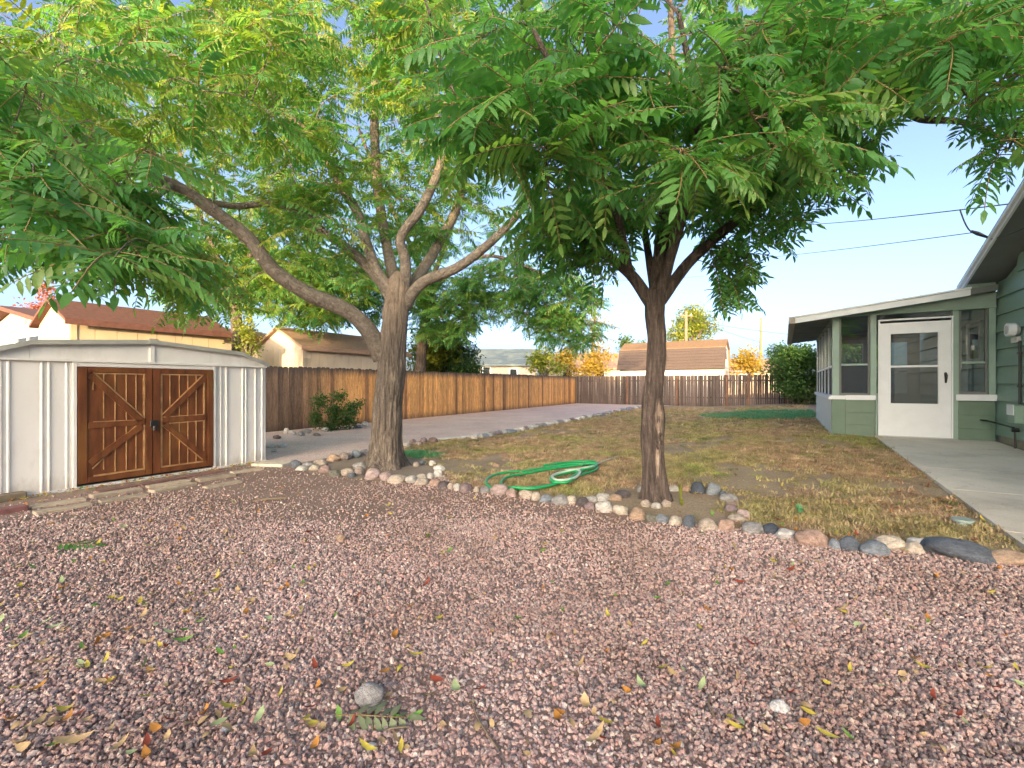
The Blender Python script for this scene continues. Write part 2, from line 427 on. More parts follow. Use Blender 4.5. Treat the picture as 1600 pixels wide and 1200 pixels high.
for (y0, y1, d) in ((1.35, 2.6, 8800), (2.6, 4.2, 5600), (4.2, 7.6, 2300)):
    n = int((2.4*y1+1)*(y1-y0)*d)
    y = rng.uniform(y0, y1, n); x = rng.uniform(-1.2*y1-.5, 1.2*y1+.5, n)
    k = (np.abs(x) < 1.16*y+.9) & inpoly(x, y, yard_poly); xs.append(x[k]); ys.append(y[k])
gx_, gy_ = np.concatenate(xs), np.concatenate(ys)
# thinner where the bed is trodden to dirt, near the shed and under the trees
thin = np.array([mn.noise(Vector((a*.55, b*.55, 3))) for a, b in zip(gx_, gy_)])
lim = np.clip((gy_-3.0)/3., 0, 1)*.7 + np.clip((-gx_-1)/5, 0, .25)
keep = rng.random(len(gx_)) > np.clip(lim + thin*(.35+.9*np.clip((gy_-2.6)/1.5, 0, 1)), 0, .9)
gx_, gy_ = gx_[keep], gy_[keep]
gz_ = np.array([gz(a, b) for a, b in zip(gx_, gy_)])
gs = rng.uniform(.005, .0108, len(gx_))*(1+.25*(rng.random(len(gx_)) > .93)); 
order = np.argsort(gy_)
P3 = np.stack([gx_, gy_, gz_+.004+gs*rng.uniform(.1, 1.2, len(gx_))], 1); R3 = rng.uniform(0, 6.28, (len(gx_), 3)); S3 = gs[:, None]*rng.uniform(.75, 1.3, (len(gx_), 3))
vis = (np.abs(P3[:, 0]) < 1.10*P3[:, 1]) & (P3[:, 1] > 1.5)
near = np.zeros(len(P3), bool); near[[i for i in order if vis[i]][:300]] = True
for i in np.where(near)[0]:
    o = bpy.data.objects.new('gravel_stone', GST[int(rng.integers(8))]); link(o, gravel)
    o.location = P3[i]; o.rotation_euler = R3[i]; o.scale = S3[i]
st = scatter('gravel', gcol, P3[~near], R3[~near], S3[~near]); tag(st, 'mauve and pink crushed gravel covering the front yard', 'gravel')

# ------------------------------------------------------------------ grass
def grass_mat():
    m, t, p = newmat('dry_grass')
    v = worldpos(t)
    patch = noise(t, .55, 5, v, .6)
    dry = ramp(t, objinfo(t, 'Random'), [(0, (.32, .2, .12)), (.35, (.52, .34, .2)), (.65, (.6, .44, .27)), (.82, (.34, .3, .12)), (1, (.16, .2, .05))])
    grn = ramp(t, objinfo(t, 'Random'), [(0, (.13, .23, .04)), (.35, (.31, .37, .08)), (.7, (.46, .4, .14)), (1, (.56, .4, .2))])
    c = mix(t, ramp(t, patch, [(.47, (0, 0, 0)), (.64, (1, 1, 1))]), dry, grn)
    c = mix(t, .9, c, ramp(t, noise(t, 4.5, 5, v, .7), [(.3, (.42,)*3), (.5, (1,)*3), (.7, (1.5,)*3)]), 'MULTIPLY')
    t.links.new(c, p.inputs['Base Color']); p.inputs['Roughness'].default_value = .8
    return m
M_GRASS = grass_mat()
M_LUSH = leaf_mat('lush_grass', [(.09, .3, .15), (.13, .38, .18), (.17, .4, .15)], (1.3, 1.4, .8), .3)
def tuft(name, nb, h, spread, mat, wid=.004, flat=.5):
    mb = MB()
    for _ in range(nb):
        a = random.uniform(0, 6.28); r = spread*random.random()**.5
        b = Vector((r*math.cos(a), r*math.sin(a), 0)); d = random.uniform(0, 6.28); hh = h*random.uniform(.5, 1.15); ln = random.uniform(flat*.4, flat*1.6)*hh
        sd = Vector((-math.sin(d), math.cos(d), 0))*wid*random.uniform(.7, 1.4)
        m = b + Vector((math.cos(d)*ln*.35, math.sin(d)*ln*.35, hh*.62)); e = b + Vector((math.cos(d)*ln, math.sin(d)*ln, hh*random.uniform(.7, 1)))
        mb.add([b-sd, b+sd, m+sd*.8, m-sd*.8, e], [(0, 1, 2, 3), (3, 2, 4)])
    return mb.mesh(name, mat)
tcol = proto_collection('tuft_protos', [tuft('tuft', 36, .034, .085, M_GRASS, .0034, 1.3) for _ in range(6)])
gx2, gy2 = [], []
for (y0, y1, d) in ((3, 6.5, 380), (6.5, 10, 230), (10, 16, 110), (16, 26, 45)):
    x, y = scatter_pts(lawn_poly, d); k = (y >= y0) & (y < y1); gx2.append(x[k]); gy2.append(y[k])
x, y = np.concatenate(gx2), np.concatenate(gy2)
bare = np.array([mn.noise(Vector((a*.5+9, b*.5, 1))) + .6*mn.noise(Vector((a*1.7, b*1.7, 5))) for a, b in zip(x, y)])
near_edge = np.array([min((Vector((a, b, 0))-Vector((q.x, q.y, 0))).length for q in front_w) for a, b in zip(x, y)])
t2 = ray(1027, 787)
dt2 = np.hypot(x-t2.x, y-t2.y-.1)
keep = (rng.random(len(x)) > np.clip((bare+.03)*1.9, 0, .95)) & (rng.random(len(x)) < np.clip(near_edge/.55, .08, 1)) & (dt2 > .62) & (rng.random(len(x)) < np.clip((dt2-.4)/.6, 0, 1))
x, y = x[keep], y[keep]; z = np.array([gz(a, b)+.006 for a, b in zip(x, y)])
sc_ = rng.uniform(.4, 1.45, len(x))*(1+np.clip((y-8)*.06, 0, .9))
gr = scatter('grass', tcol, np.stack([x, y, z], 1), np.stack([rng.normal(0, .12, len(x)), rng.normal(0, .12, len(x)), rng.uniform(0, 6.28, len(x))], 1), sc_)
tag(gr, 'patchy dry brown and olive lawn grass', 'grass')
lcol = proto_collection('lush_protos', [tuft('lush_tuft', 26, .09, .09, M_LUSH, .005, .6) for _ in range(4)])
lp = [ray(1095, 650), ray(1180, 643.5), ray(1268, 643), ray(1272, 656), ray(1200, 656.5), ray(1120, 655)]
x, y = scatter_pts(lp, 70); z = np.array([gz(a, b)+.006 for a, b in zip(x, y)])
lg = scatter('grass_patch', lcol, np.stack([x, y, z], 1), np.stack([x*0, x*0, rng.uniform(0, 6.28, len(x))], 1), rng.uniform(.6, 1.4, len(x)))
tag(lg, 'strip of lush green grass beside the porch corner', 'grass')
gcv = []
for (cx, cy, r, k) in ((662, 713, .3, 60), (640, 709, .25, 40)):
    c = ray(cx, cy)
    for _ in range(k):
        a = random.uniform(0, 6.28); q = r*random.random()**.5; X, Y = c.x+q*math.cos(a)*1.5, c.y+q*math.sin(a); gcv.append((X, Y, gz(X, Y)+.006))
gc = scatter('ground_cover', lcol, gcv, [(0, 0, random.uniform(0, 6.28)) for _ in gcv], [random.uniform(.4, .9) for _ in gcv])
tag(gc, 'low green ground cover behind the big tree foot', 'ground cover')

# ------------------------------------------------------------------ the green house (gable wall to the right) and its screened porch
GREEN = (.24, .36, .285)
M_SIDE = paint('sage_siding', GREEN, .55, .1, 4, .08, dirt=(.26, .35, .28), stretch=(1, .25, 2))
M_TRIMG = paint('sage_trim', (.28, .4, .34), .5, .08, 5, .05)
M_DKG = paint('porch_panel_green', (.12, .2, .14), .5, .1, 4, .06, dirt=(.12, .16, .11))
M_WHITE = paint('white_paint', (.8, .83, .86), .45, .04, 5, .03)
M_PALE = paint('pale_side_panel', (.7, .72, .64), .5, .05, 5, .04)
M_FASC = paint('pale_fascia', (.76, .79, .78), .5, .06, 4, .05)
M_SOFF = paint('grey_soffit', (.17, .185, .175), .7, .08, 4, .05)
M_SHING = paint('brown_shingles', (.13, .09, .075), .9, .3, 30, .5)
M_FOUND = paint('foundation', (.33, .29, .23), .9, .15, 14, .3)
M_BLACK = paint('black_plastic', (.02, .02, .022), .4, .2, 8, 0)
M_GREYM = paint('grey_metal', (.42, .45, .46), .4, .08, 8, .03, metallic=.5)
NW = 3.08; F0 = 10.8; ZP = .25
hs = yard_thing('green_house', 'sage green house with lapped siding and steep eave at right edge', 'house', NW, F0, ZP)
courses = [.40+.285*i for i in range(14)]
wall = MB().box(NW+.03, NW+7, 2.4, F0+5.2, .2, 2.74).prism([(2.4, 2.74), (F0-.05, 2.9), (6.5, 4.25)], 0, NW+.03, NW+6.5).build('wall', M_TRIMG, hs)
def gable_top(f): return 2.9 + .34*(F0-f) if f > 6.5 else 2.9+.34*(F0-6.5)-.34*(6.5-f)
for zc in courses:
    f_lo, f_hi = 2.4, F0+5.15
    if zc+.27 > 2.6:
        f_hi = min(F0-.02, F0-(zc+.28-2.98)/.34) if zc > 2.7 else F0-.02
        f_lo = max(2.4, 13-f_hi) if zc > 2.7 else 2.4
    if f_hi - f_lo < .3: continue
    MB().prism([(NW+.03, zc), (NW-.02, zc), (NW+.012, zc+.279), (NW+.03, zc+.279)], 1, f_lo, f_hi).build('siding_board', M_SIDE, wall)
MB().box(NW+.02, NW+.3, 2.4, F0-.02, -.1, .4).build('foundation', M_FOUND, hs)
# wall strip facing the yard above the porch roof
for i, zc in enumerate((2.62, 2.80)):
    MB().box(2.70, NW-.02, F0-.02, F0+.1, zc, zc+.176).build('siding_board', M_SIDE, wall)
MB().box(NW-.02, NW+.005, 9.52, 9.56, .4, 3.2).build('trim_strip', M_TRIMG, hs)
# main roof: rake rises toward the camera
rf = MB(); e0, e1, ridge = F0+.25, 2.0, 6.5
zr = lambda f: 2.93 + .34*(F0-f) if f >= ridge else 2.93+.34*(F0-ridge)-.34*(ridge-f)
def slab(mb, n0, n1, za, zb):
    mb.prism([(e0, zr(e0)+za), (ridge, zr(ridge)+za), (e1, zr(e1)+za), (e1, zr(e1)+zb), (ridge, zr(ridge)+zb), (e0, zr(e0)+zb)], 0, n0, n1); return mb
roof = slab(MB(), 2.70, NW+7.2, .02, .10).build('roof', M_SOFF, hs)
slab(MB(), 2.64, NW+7.2, .103, .135).build('shingles', M_SHING, roof)
slab(MB(), 2.665, 2.697, .0, .10).build('rake_board', M_FASC, roof)
slab(MB(), 2.63, 2.662, .055, .10).build('drip_edge', M_FASC, roof)
# low wing behind the porch
MB().box(NW+.03, NW+7, F0+5.2, F0+9, .2, 2.7).build('rear_wall', M_SIDE, hs)
MB().box(NW-.05, NW+7, F0+.12, F0+9.2, 2.742, 2.82).build('rear_roof', M_SHING, hs)
for (a, b, z0, z1) in ((12.6, 13.35, 1.62, 2.25), (11.45, 12.0, 1.72, 2.3)):
    wn = MB().box(NW-.03, NW-.012, a, b, z0, z1).build('window', M_DARKGLASS, hs)
    fr = MB().box(NW-.06, NW-.01, a-.09, a, z0-.09, z1+.09).box(NW-.06, NW-.01, b, b+.09, z0-.09, z1+.09).box(NW-.06, NW-.01, a, b, z0-.09, z0).box(NW-.06, NW-.01, a, b, z1, z1+.09)
    fr.build('window_frame', M_WHITE, wn)
# meter, conduit, boxes on the gable wall
def ncyl(n0, n1, f, z, r, seg=20): return MB().tube([(n0, f, z), (n1, f, z)], r, seg)
mt = yard_thing('electric_meter', 'round white electric meter on the green house wall', 'meter', NW, 9.95, 2.08)
ncyl(NW-.05, NW-.013, 9.95, 2.08, .095).build('socket_ring', M_GREYM, mt)
ncyl(NW-.14, NW-.051, 9.95, 2.08, .1).build('glass_cover', M_WHITE, mt, smooth=False)
ncyl(NW-.145, NW-.141, 9.95, 2.08, .065).build('dial_face', M_GREYM, mt)
MB().box(NW-.06, NW-.013, 9.84, 10.06, 1.88, 1.96).build('base_box', M_GREYM, mt)
cd = yard_thing('conduit', 'black vertical conduit running down the green wall below the meter', 'conduit', NW, 9.83, .9)
MB().tube([(NW-.03, 9.83, 1.9), (NW-.03, 9.83, .95)], .018, 8).build('pipe', M_BLACK, cd)
for zz in (1.7, 1.2): MB().box(NW-.055, NW-.01, 9.8, 9.86, zz, zz+.03).build('clamp', M_BLACK, cd)
ub = yard_thing('utility_box', 'pale green utility box low on the house wall', 'utility box', NW, 9.9, .9)
MB().box(NW-.12, NW-.012, 9.72, 9.98, .66, .93).build('box', M_SIDE, ub, bevel=.012)
MB().box(NW-.135, NW-.121, 9.73, 9.97, .78, .94).build('lid', M_FASC, ub, bevel=.005)
gp = yard_thing('gas_pipe', 'thin black pipe elbowing from the porch panel to the wall corner', 'pipe', NW, 10.2, .5)
MB().tube([(2.88, F0-.01, .64), (2.88, F0-.09, .64), (2.93, F0-.2, .635), (NW-.06, 9.95, .58), (NW-.06, 9.9, .52), (NW-.06, 9.9, .26)], .014, 8).build('pipe', M_BLACK, gp)
MB().tube([(NW-.1, 9.9, .55), (NW-.02, 9.9, .55)], .03, 10).build('valve', M_BLACK, gp)

N0 = .786; F1 = 15.75
po = yard_thing('screened_porch', 'screened porch with pale sloping roof edge and dark green panels', 'porch', N0, F0, ZP)
ZS = 1.05
def front_panel(n0, n1):
    zb = [ZP-.02, ZP+.235, ZP+.47, .955]
    for i in range(3): MB().prism([(F0+.03, zb[i]), (F0-.012, zb[i]), (F0+.006, zb[i+1]-.004), (F0+.03, zb[i+1]-.004)], 0, n0, n1).build('siding_board', M_DKG, po)
front_panel(1.01, 1.455); front_panel(2.60, 3.06)
MB().box(.80, 3.06, F0+.031, F0+.1, ZP-.05, .955).build('knee_wall', M_SOFF, po)
MB().box(N0, 1.005, F0-.03, F0+.03, ZP-.02, .955).build('corner_board', M_DKG, po)
MB().box(N0-.05, 1.005, F0-.052, F0+.14, .958, .985).box(N0-.03, 1.46, F0-.045, F0+.1, .986, 1.03).build('sill_cap', M_WHITE, po)
MB().box(1.01, 1.46, F0-.055, F0-.046, .95, 1.04).build('sill', M_WHITE, po)
MB().box(2.56, 3.07, F0-.055, F0+.1, .965, 1.07).build('sill', M_WHITE, po)
for (a, b) in ((N0+.02, N0+.125), (1.385, 1.475), (2.525, 2.60), (2.975, 3.06)):
    MB().box(a, b, F0-.02, F0+.09, 1.031 if b < 2 else 1.071, 2.53).build('post', M_TRIMG, po)
MB().box(1.462, 1.49, F0-.015, F0+.09, ZP, 1.03).build('door_jamb', M_TRIMG, po); MB().box(2.525, 2.595, F0-.015, F0+.09, ZP, 1.07).build('door_jamb', M_TRIMG, po)
# beam following the roof slope
rz_ = lambda n: 2.45 + .12*(n-.19)
MB().prism([(N0+.02, 2.531), (3.06, 2.531), (3.06, rz_(3.06)-.01), (N0+.02, rz_(N0)+.06)], 1, F0-.035, F0+.09).build('beam', M_TRIMG, po)
MB().box(N0, 3.06, F0-.05, F0-.036, 2.531, 2.575).build('beam_trim', M_SIDE, po)
# roof
RF = F0-.3; RB = F1+.35
proof = MB().prism([(.19, rz_(.19)), (NW-.06, rz_(NW-.06)), (NW-.06, rz_(NW)+.09), (.19, rz_(.19)+.09)], 1, RF+.033, RB).build('roof', M_SOFF, po)
MB().prism([(.19, rz_(.19)-.02), (2.68, rz_(2.68)-.02), (2.68, rz_(2.68)+.085), (.19, rz_(.19)+.085)], 1, RF, RF+.03).build('rake_board', M_FASC, proof)
MB().prism([(.17, rz_(.17)+.09), (2.69, rz_(2.69)+.09), (2.69, rz_(2.69)+.118), (.17, rz_(.17)+.118)], 1, RF-.02, RB).build('roof_edge', M_FASC, proof)
MB().box(.08, .186, RF-.01, RB, 2.43, 2.555).build('gutter', paint('tan_gutter', (.42, .36, .3), .5), proof)
for k in range(1, 5): MB().box(.2, 3.0, RF+k*1.2, RF+k*1.2+.012, rz_(.2)-.012, rz_(.2)-.002).build('soffit_batten', M_SOFF, proof)
# side wall of the porch
for i in range(3):
    z0 = ZP-.02+.24*i; MB().prism([(N0+.05, z0), (N0-.002, z0), (N0+.012, z0+.235), (N0+.05, z0+.235)], 1, F0+.032, F1).build('siding_board', M_PALE, po)
MB().box(N0-.035, N0+.1, F0+.142, F1, .958, 1.03).build('sill', M_WHITE, po)
MB().box(N0+.01, N0+.1, F0+.1, F1, 2.44, 2.53).build('header', M_TRIMG, po)
ff = [F0+.12 + (F1-F0-.1)*i/5 for i in range(6)]
for i in range(6): MB().box(N0+.02, N0+.075, ff[i]-.025, ff[i]+.03, 1.031, 2.44).build('mullion', M_WHITE, po)
def window_side(a, b):
    wv = MB().box(N0+.04, N0+.045, a, b, 1.62, 2.43).build('window', M_GLASS, po)
    MB().box(N0+.042, N0+.046, a, b, 1.035, 1.575).build('screen', M_SCREEN, wv)
    MB().box(N0+.025, N0+.065, a, b, 1.58, 1.615).build('rail', M_WHITE, wv)
for i in range(5): window_side(ff[i]+.032, ff[i+1]-.027)
# windows in the front
def window_front(n0, n1, zlo):
    wv = MB().box(n0, n1, F0+.04, F0+.044, zlo, 2.53).build('window', M_GLASS, po)
    MB().box(n0, n1, F0+.02, F0+.06, 1.60, 1.635).build('rail', M_TRIMG, wv)
    MB().box(n0, n0+.03, F0+.015, F0+.065, zlo, 2.53).box(n1-.03, n1, F0+.015, F0+.065, zlo, 2.53).box(n0+.031, n1-.031, F0+.012, F0+.067, zlo, zlo+.045).build('frame', M_SOFF, wv)
    return wv
wv = window_front(N0+.13, 1.38, 1.035)
MB().box(N0+.16, 1.35, F0+.046, F0+.048, 1.08, 1.6).build('screen', M_SCREEN, wv)
window_front(2.605, 2.97, 1.075)
MB().box(1.48, 2.52, F0+.03, F0+.036, 2.42, 2.53).build('transom', M_GLASS, po)
# back wall of the porch with its openings
bw = MB().box(N0+.05, NW-.05, F1-.1, F1, .2, 1.0).box(N0+.05, NW-.05, F1-.1, F1, 2.35, 2.75).box(NW-.3, NW-.05, F1-.1, F1, 1, 2.35).box(1.85, 1.95, F1-.1, F1, 1, 2.35).box(N0+.05, N0+.12, F1-.1, F1, 1, 2.35)
bw.build('back_wall', paint('porch_inner_wall', (.4, .36, .3), .7), po)
MB().box(N0+.12, 2.8, F1-.11, F1-.05, 1.55, 1.6).build('rail', M_SOFF, po)
MB().box(N0+.1, NW-.03, F0+.12, F1-.12, .2, .265).build('floor_slab', M_CONC, po)
# storm door
dr = yard_thing('storm_door', 'white storm door with half glass and black handle on the porch', 'door', 2.0, F0, ZP)
D0, D1, DZ0, DZ1 = 1.525, 2.495, ZP+.05, 2.36
fy0, fy1 = F0-.05, F0-.012
gl0, gl1, gz0, gz1 = D0+.15, D1-.17, .90, 2.16
lf = MB().box(D0, gl0, fy0, fy1, DZ0, DZ1).box(gl1, D1, fy0, fy1, DZ0, DZ1).box(gl0, gl1, fy0, fy1, DZ0, gz0).box(gl0, gl1, fy0, fy1, gz1, DZ1).build('door_leaf', M_WHITE, dr)
MB().box(gl0-.02, gl0, fy0-.012, fy0-.001, gz0-.02, gz1+.02).box(gl1, gl1+.02, fy0-.012, fy0-.001, gz0-.02, gz1+.02).box(gl0, gl1, fy0-.012, fy0-.001, gz0-.02, gz0).box(gl0, gl1, fy0-.012, fy0-.001, gz1, gz1+.02).build('glazing_frame', M_WHITE, lf)
MB().box(gl0, gl1, F0-.034, F0-.03, gz0, gz1).build('glass', M_GLASS, lf)
MB().box(gl0, gl1, F0-.025, F0-.023, gz0, 1.55).build('screen', M_SCREEN, lf)
MB().box(gl0, gl1, fy0-.006, F0-.02, 1.55, 1.585).build('mid_rail', M_WHITE, lf)
hd = MB().tube([(D1-.075, fy0-.03, 1.27), (D1-.075, fy0-.05, 1.35), (D1-.075, fy0-.05, 1.40), (D1-.075, fy0-.012, 1.44)], [.014, .02, .024, .02], 10).build('handle', M_BLACK, dr, smooth=True)
MB().box(D0-.03, D0-.003, fy0-.015, F0-.01, ZP+.05, 2.40).box(D1+.003, D1+.025, fy0-.015, F0-.01, ZP+.05, 2.40).box(D0-.03, D1+.025, fy0-.02, F0-.01, 2.402, 2.43).build('door_frame', M_WHITE, dr)
MB().box(D0-.03, D1+.025, fy0-.02, F0, ZP+.046, ZP+.06).build('threshold', M_GREYM, dr)

# ------------------------------------------------------------------ grey metal shed with brown doors
NS = -7.21; FC = 2.83
M_SHED = paint('grey_shed_metal', (.78, .77, .74), .45, .05, 3, .03, dirt=(.66, .64, .6), stretch=(1, 1, .4))
M_SHEDT = paint('shed_trim', (.76, .75, .72), .45, .06, 5, .03)
M_SHROOF = paint('shed_roof_metal', (.38, .39, .36), .5, .12, 5, .05)
_t = M_SHED.node_tree; _p = _t.nodes['Principled BSDF']; _l = _p.inputs['Base Color'].links[0].from_socket
_sp = _t.nodes.new('ShaderNodeSeparateXYZ'); _t.links.new(coord(_t, 'Object'), _sp.inputs[0])
_m = _t.nodes.new('ShaderNodeMath'); _m.operation = 'MULTIPLY_ADD'; _m.inputs[1].default_value = .55; _t.links.new(noise(_t, 5, 6, coord(_t, 'Object', (1, 1, .35)), .7), _m.inputs[0]); _t.links.new(_sp.outputs[2], _m.inputs[2])
_t.links.new(mix(_t, ramp(_t, _m.outputs[0], [(.24, (.75,)*3), (.46, (0, 0, 0))]), _l, (.36, .29, .22)), _p.inputs['Base Color'])
sh = yard_thing('metal_shed', 'low grey metal garden shed with brown double doors', 'shed', NS, FC, 0)
DF0, DF1, DZT = 2.075, 3.585, 1.455
segs = [(1.27, 1.46), (1.46, 1.78), (1.78, DF0-.035), (DF1+.03, 3.78), (3.78, 4.02), (4.02, 4.22), (4.22, 4.39)]
for a, b in segs: MB().box(NS-.03, NS-.004+random.uniform(-.003, .003), a+.002, b-.002, .03, 1.51).build('wall_panel', M_SHED, sh)
for f in (1.46, 1.52, 1.78, 1.84, 1.99, 3.70, 3.78, 4.02, 4.07, 4.22, 4.33):
    MB().prism([(NS-.004, f-.014), (NS+.008, f-.006), (NS+.008, f+.006), (NS-.004, f+.014)], 2, .03, 1.509).build('rib', M_SHED, sh)
MB().box(NS-.06, NS+.03, 1.27, 4.39, .0, .03).build('base_rail', M_SHEDT, sh)
MB().box(NS-.02, NS+.025, DF0-.035, DF0-.003, .031, 1.51).build('door_jamb', M_SHEDT, sh); MB().box(NS-.02, NS+.025, DF1+.003, DF1+.03, .031, 1.51).build('door_jamb', M_SHEDT, sh)
MB().box(NS-.02, NS+.035, 1.27, 4.39, DZT+.003 if 0 else 1.512, 1.535).build('header_rail', M_SHEDT, sh)
MB().box(NS-.01, NS+.02, DF0-.002, DF1+.002, DZT+.005, 1.51).build('door_header', M_SHEDT, sh)
prof = [(FC-1.58, 1.536), (FC-1.14, 1.70), (FC, 1.79), (FC+1.14, 1.70), (FC+1.58, 1.536)]
def gab(a, b):  # piece of the gable panel between f=a and f=b
    pts = [(a, 1.537)] + [(a, np.interp(a, [p[0] for p in prof], [p[1] for p in prof]))] + [p for p in prof if a < p[0] < b] + [(b, np.interp(b, [p[0] for p in prof], [p[1] for p in prof])), (b, 1.537)]
    return pts
for a, b in ((FC-1.55, FC-1.15), (FC-1.147, FC-.025), (FC+.025, FC+1.147), (FC+1.15, FC+1.55)):
    MB().prism(gab(a, b), 0, NS-.02, NS+.006).build('gable_panel', M_SHED, sh)
MB().box(NS-.01, NS+.022, FC-.024, FC+.024, 1.537, 1.78).build('gable_strap', M_SHEDT, sh)
MB().prism(prof+[(p[0], p[1]+.03) for p in prof[::-1]], 0, NS-2.4, NS+.05).build('roof', M_SHROOF, sh)
MB().prism([(p[0], p[1]-.012) for p in prof]+[(p[0], p[1]+.042) for p in prof[::-1]], 0, NS+.052, NS+.066).build('roof_trim', M_SHROOF, sh)
MB().box(NS+.05, NS+.072, FC-.05, FC+.05, 1.785, 1.845).build('ridge_cap', M_SHROOF, sh)
MB().box(NS-2.38, NS-.035, 4.33, 4.385, .0, 1.53).box(NS-2.38, NS-.035, 1.275, 1.33, 0, 1.53).box(NS-2.4, NS-2.37, 1.33, 4.33, 0, 1.53).build('rear_walls', M_SHED, sh)
M_DOOR = paint('brown_door_paint', (.15, .05, .018), .42, .4, 5, .12, dirt=(.2, .09, .025), stretch=(1, 2, .5))
M_BEAD = paint('worn_tan_edge', (.44, .25, .11), .6, .35, 9, .05, dirt=(.2, .09, .03))
def door_leaf(f0, f1, beads, mids):
    d = MB().box(NS-.02, NS+.012, f0+.004, f1-.004, .06, DZT).build('door', M_DOOR, sh)
    wd, ht = f1-f0, DZT-.06
    P = lambda u, v, x: (x, f0+u*wd, .06+v*ht)
    for (u0, v0, u1, v1, wdt) in beads:
        MB().bar(P(u0, v0, NS+.0155), P(u1, v1, NS+.0155), wdt, .007, (1, 0, 0)).build('trim_strip', M_BEAD, d)
    for (u0, v0, u1, v1) in mids:
        MB().bar(P(u0, v0, NS+.02), P(u1, v1, NS+.02), .07, .016, (1, 0, 0)).build('brace', M_DOOR, d)
    for (a, b, c, e) in ((0.005, .12, .0, 1), (.9, .995, .0, 1), (.121, .899, .955, 1), (.121, .899, 0, .05)):
        MB().box(NS+.0125, NS+.028, f0+a*wd+.002, f0+b*wd-.002, .06+c*ht+.002, .06+e*ht-.002).build('stile', M_DOOR, d)
    return d
T = .009
dl = door_leaf(DF0, FC, [(.33, .55, .33, .94, T), (.33, .1, .33, .49, T), (.48, .07, .48, .94, T), (.63, .07, .63, .94, T), (.765, .06, .765, .94, T),
    (.88, .535, .88, .95, .022), (.88, .06, .88, .47, .022), (.2, .945, .89, .945, .015), (.2, .055, .89, .06, .02), (.2, .525, .8, .52, T), (.2, .955, .875, .54, .014), (.19, .12, .8, .49, .014), (.195, .8, .2, .9, T)],
    [(.16, .93, .84, .505), (.16, .17, .84, .46), (.14, .495, .88, .495)])
dr2 = door_leaf(FC, DF1, [(.137, .05, .137, .95, .022), (.27, .06, .27, .94, T), (.42, .06, .42, .94, T), (.56, .06, .56, .94, T), (.70, .06, .70, .94, T), (.835, .54, .835, .87, .022), (.835, .16, .835, .48, .022),
    (.137, .945, .83, .945, .018), (.137, .055, .82, .055, .02), (.15, .535, .83, .54, T), (.24, .47, .83, .475, .014), (.137, .55, .83, .95, .014), (.25, .545, .825, .88, .014), (.137, .465, .81, .075, .016), (.25, .465, .83, .135, .014)],
    [(.19, .54, .84, .915), (.15, .507, .86, .507), (.19, .465, .84, .1)])
MB().box(NS+.029, NS+.05, FC-.035, FC+.055, .68, .77).build('hasp', M_BLACK, sh, bevel=.006)
lk = MB().tube([(NS+.06, FC+.01, .70), (NS+.06, FC+.01, .64)], .022, 10).build('padlock', M_BLACK, sh)

# pavers and edging in front of the shed
def ground_bar(name, a, b, wid, thk, col, label, cat, group=None, rise=.03, mat=None):
    A, B = ray(*a), ray(*b); c = (A+B)/2; d = B-A
    mb = MB().box(-d.length/2, d.length/2, -wid/2, wid/2, -thk, rise+.006)
    o = mb.build(name, mat or M_PAVER, None, bevel=.006); o.location = (c.x, c.y, c.z); o.rotation_euler = (random.uniform(-.02, .02), random.uniform(-.015, .015), math.atan2(d.y, d.x)); o.color = (*col, 1)
    return tag(o, label, cat, group)
bars = [((48, 795), (133, 782)), ((53, 805), (142, 790)), ((142, 779), (220, 766)), ((155, 787), (230, 775)), ((230, 764), (295, 754)), ((237, 771), (303, 758)), ((308, 753), (366, 744)), ((320, 764), (375, 754)), ((362, 741), (410, 734))]
nth = ['first', 'second', 'third', 'fourth', 'fifth', 'sixth', 'seventh', 'eighth', 'ninth', 'tenth', 'eleventh', 'twelfth']
for i, (a, b) in enumerate(bars):
    c = random.uniform(.85, 1.12)
    ground_bar('paver', a, b, .13, .05, (.40*c, .33*c, .24*c), f'tan paver strip before the shed, {nth[i]} counted from the left', 'paver', 'tan pavers before the shed', random.uniform(.02, .035))
for i, (a, b) in enumerate([((150, 772), (214, 760)), ((217, 760), (285, 748)), ((288, 747), (350, 737))]):
    ground_bar('brick_strip', a, b, .1, .05, (.22, .12, .1), f'reddish brick strip along the shed sill, {nth[i]} from the left', 'brick', 'red bricks along the shed sill', .025)
ground_bar('timber_step', (-40, 790), (38, 778), .16, .05, (.2, .16, .11), 'weathered timber step at the left corner of the shed', 'step', None, .07)
ground_bar('red_brick', (-50, 812), (42, 797), .12, .05, (.2, .09, .085), 'dull red brick edging below the timber step', 'brick', None, .05)
ground_bar('flagstone', (403, 726), (452, 728), .3, .04, (.62, .54, .42), 'flat cream flagstone beside the shed corner', 'flagstone', None, .04)
ground_bar('curb_stone', (683, 689), (733, 684), .16, .05, (.68, .65, .6), 'long pale curb stone beside the gravel path', 'curb stone', None, .05)

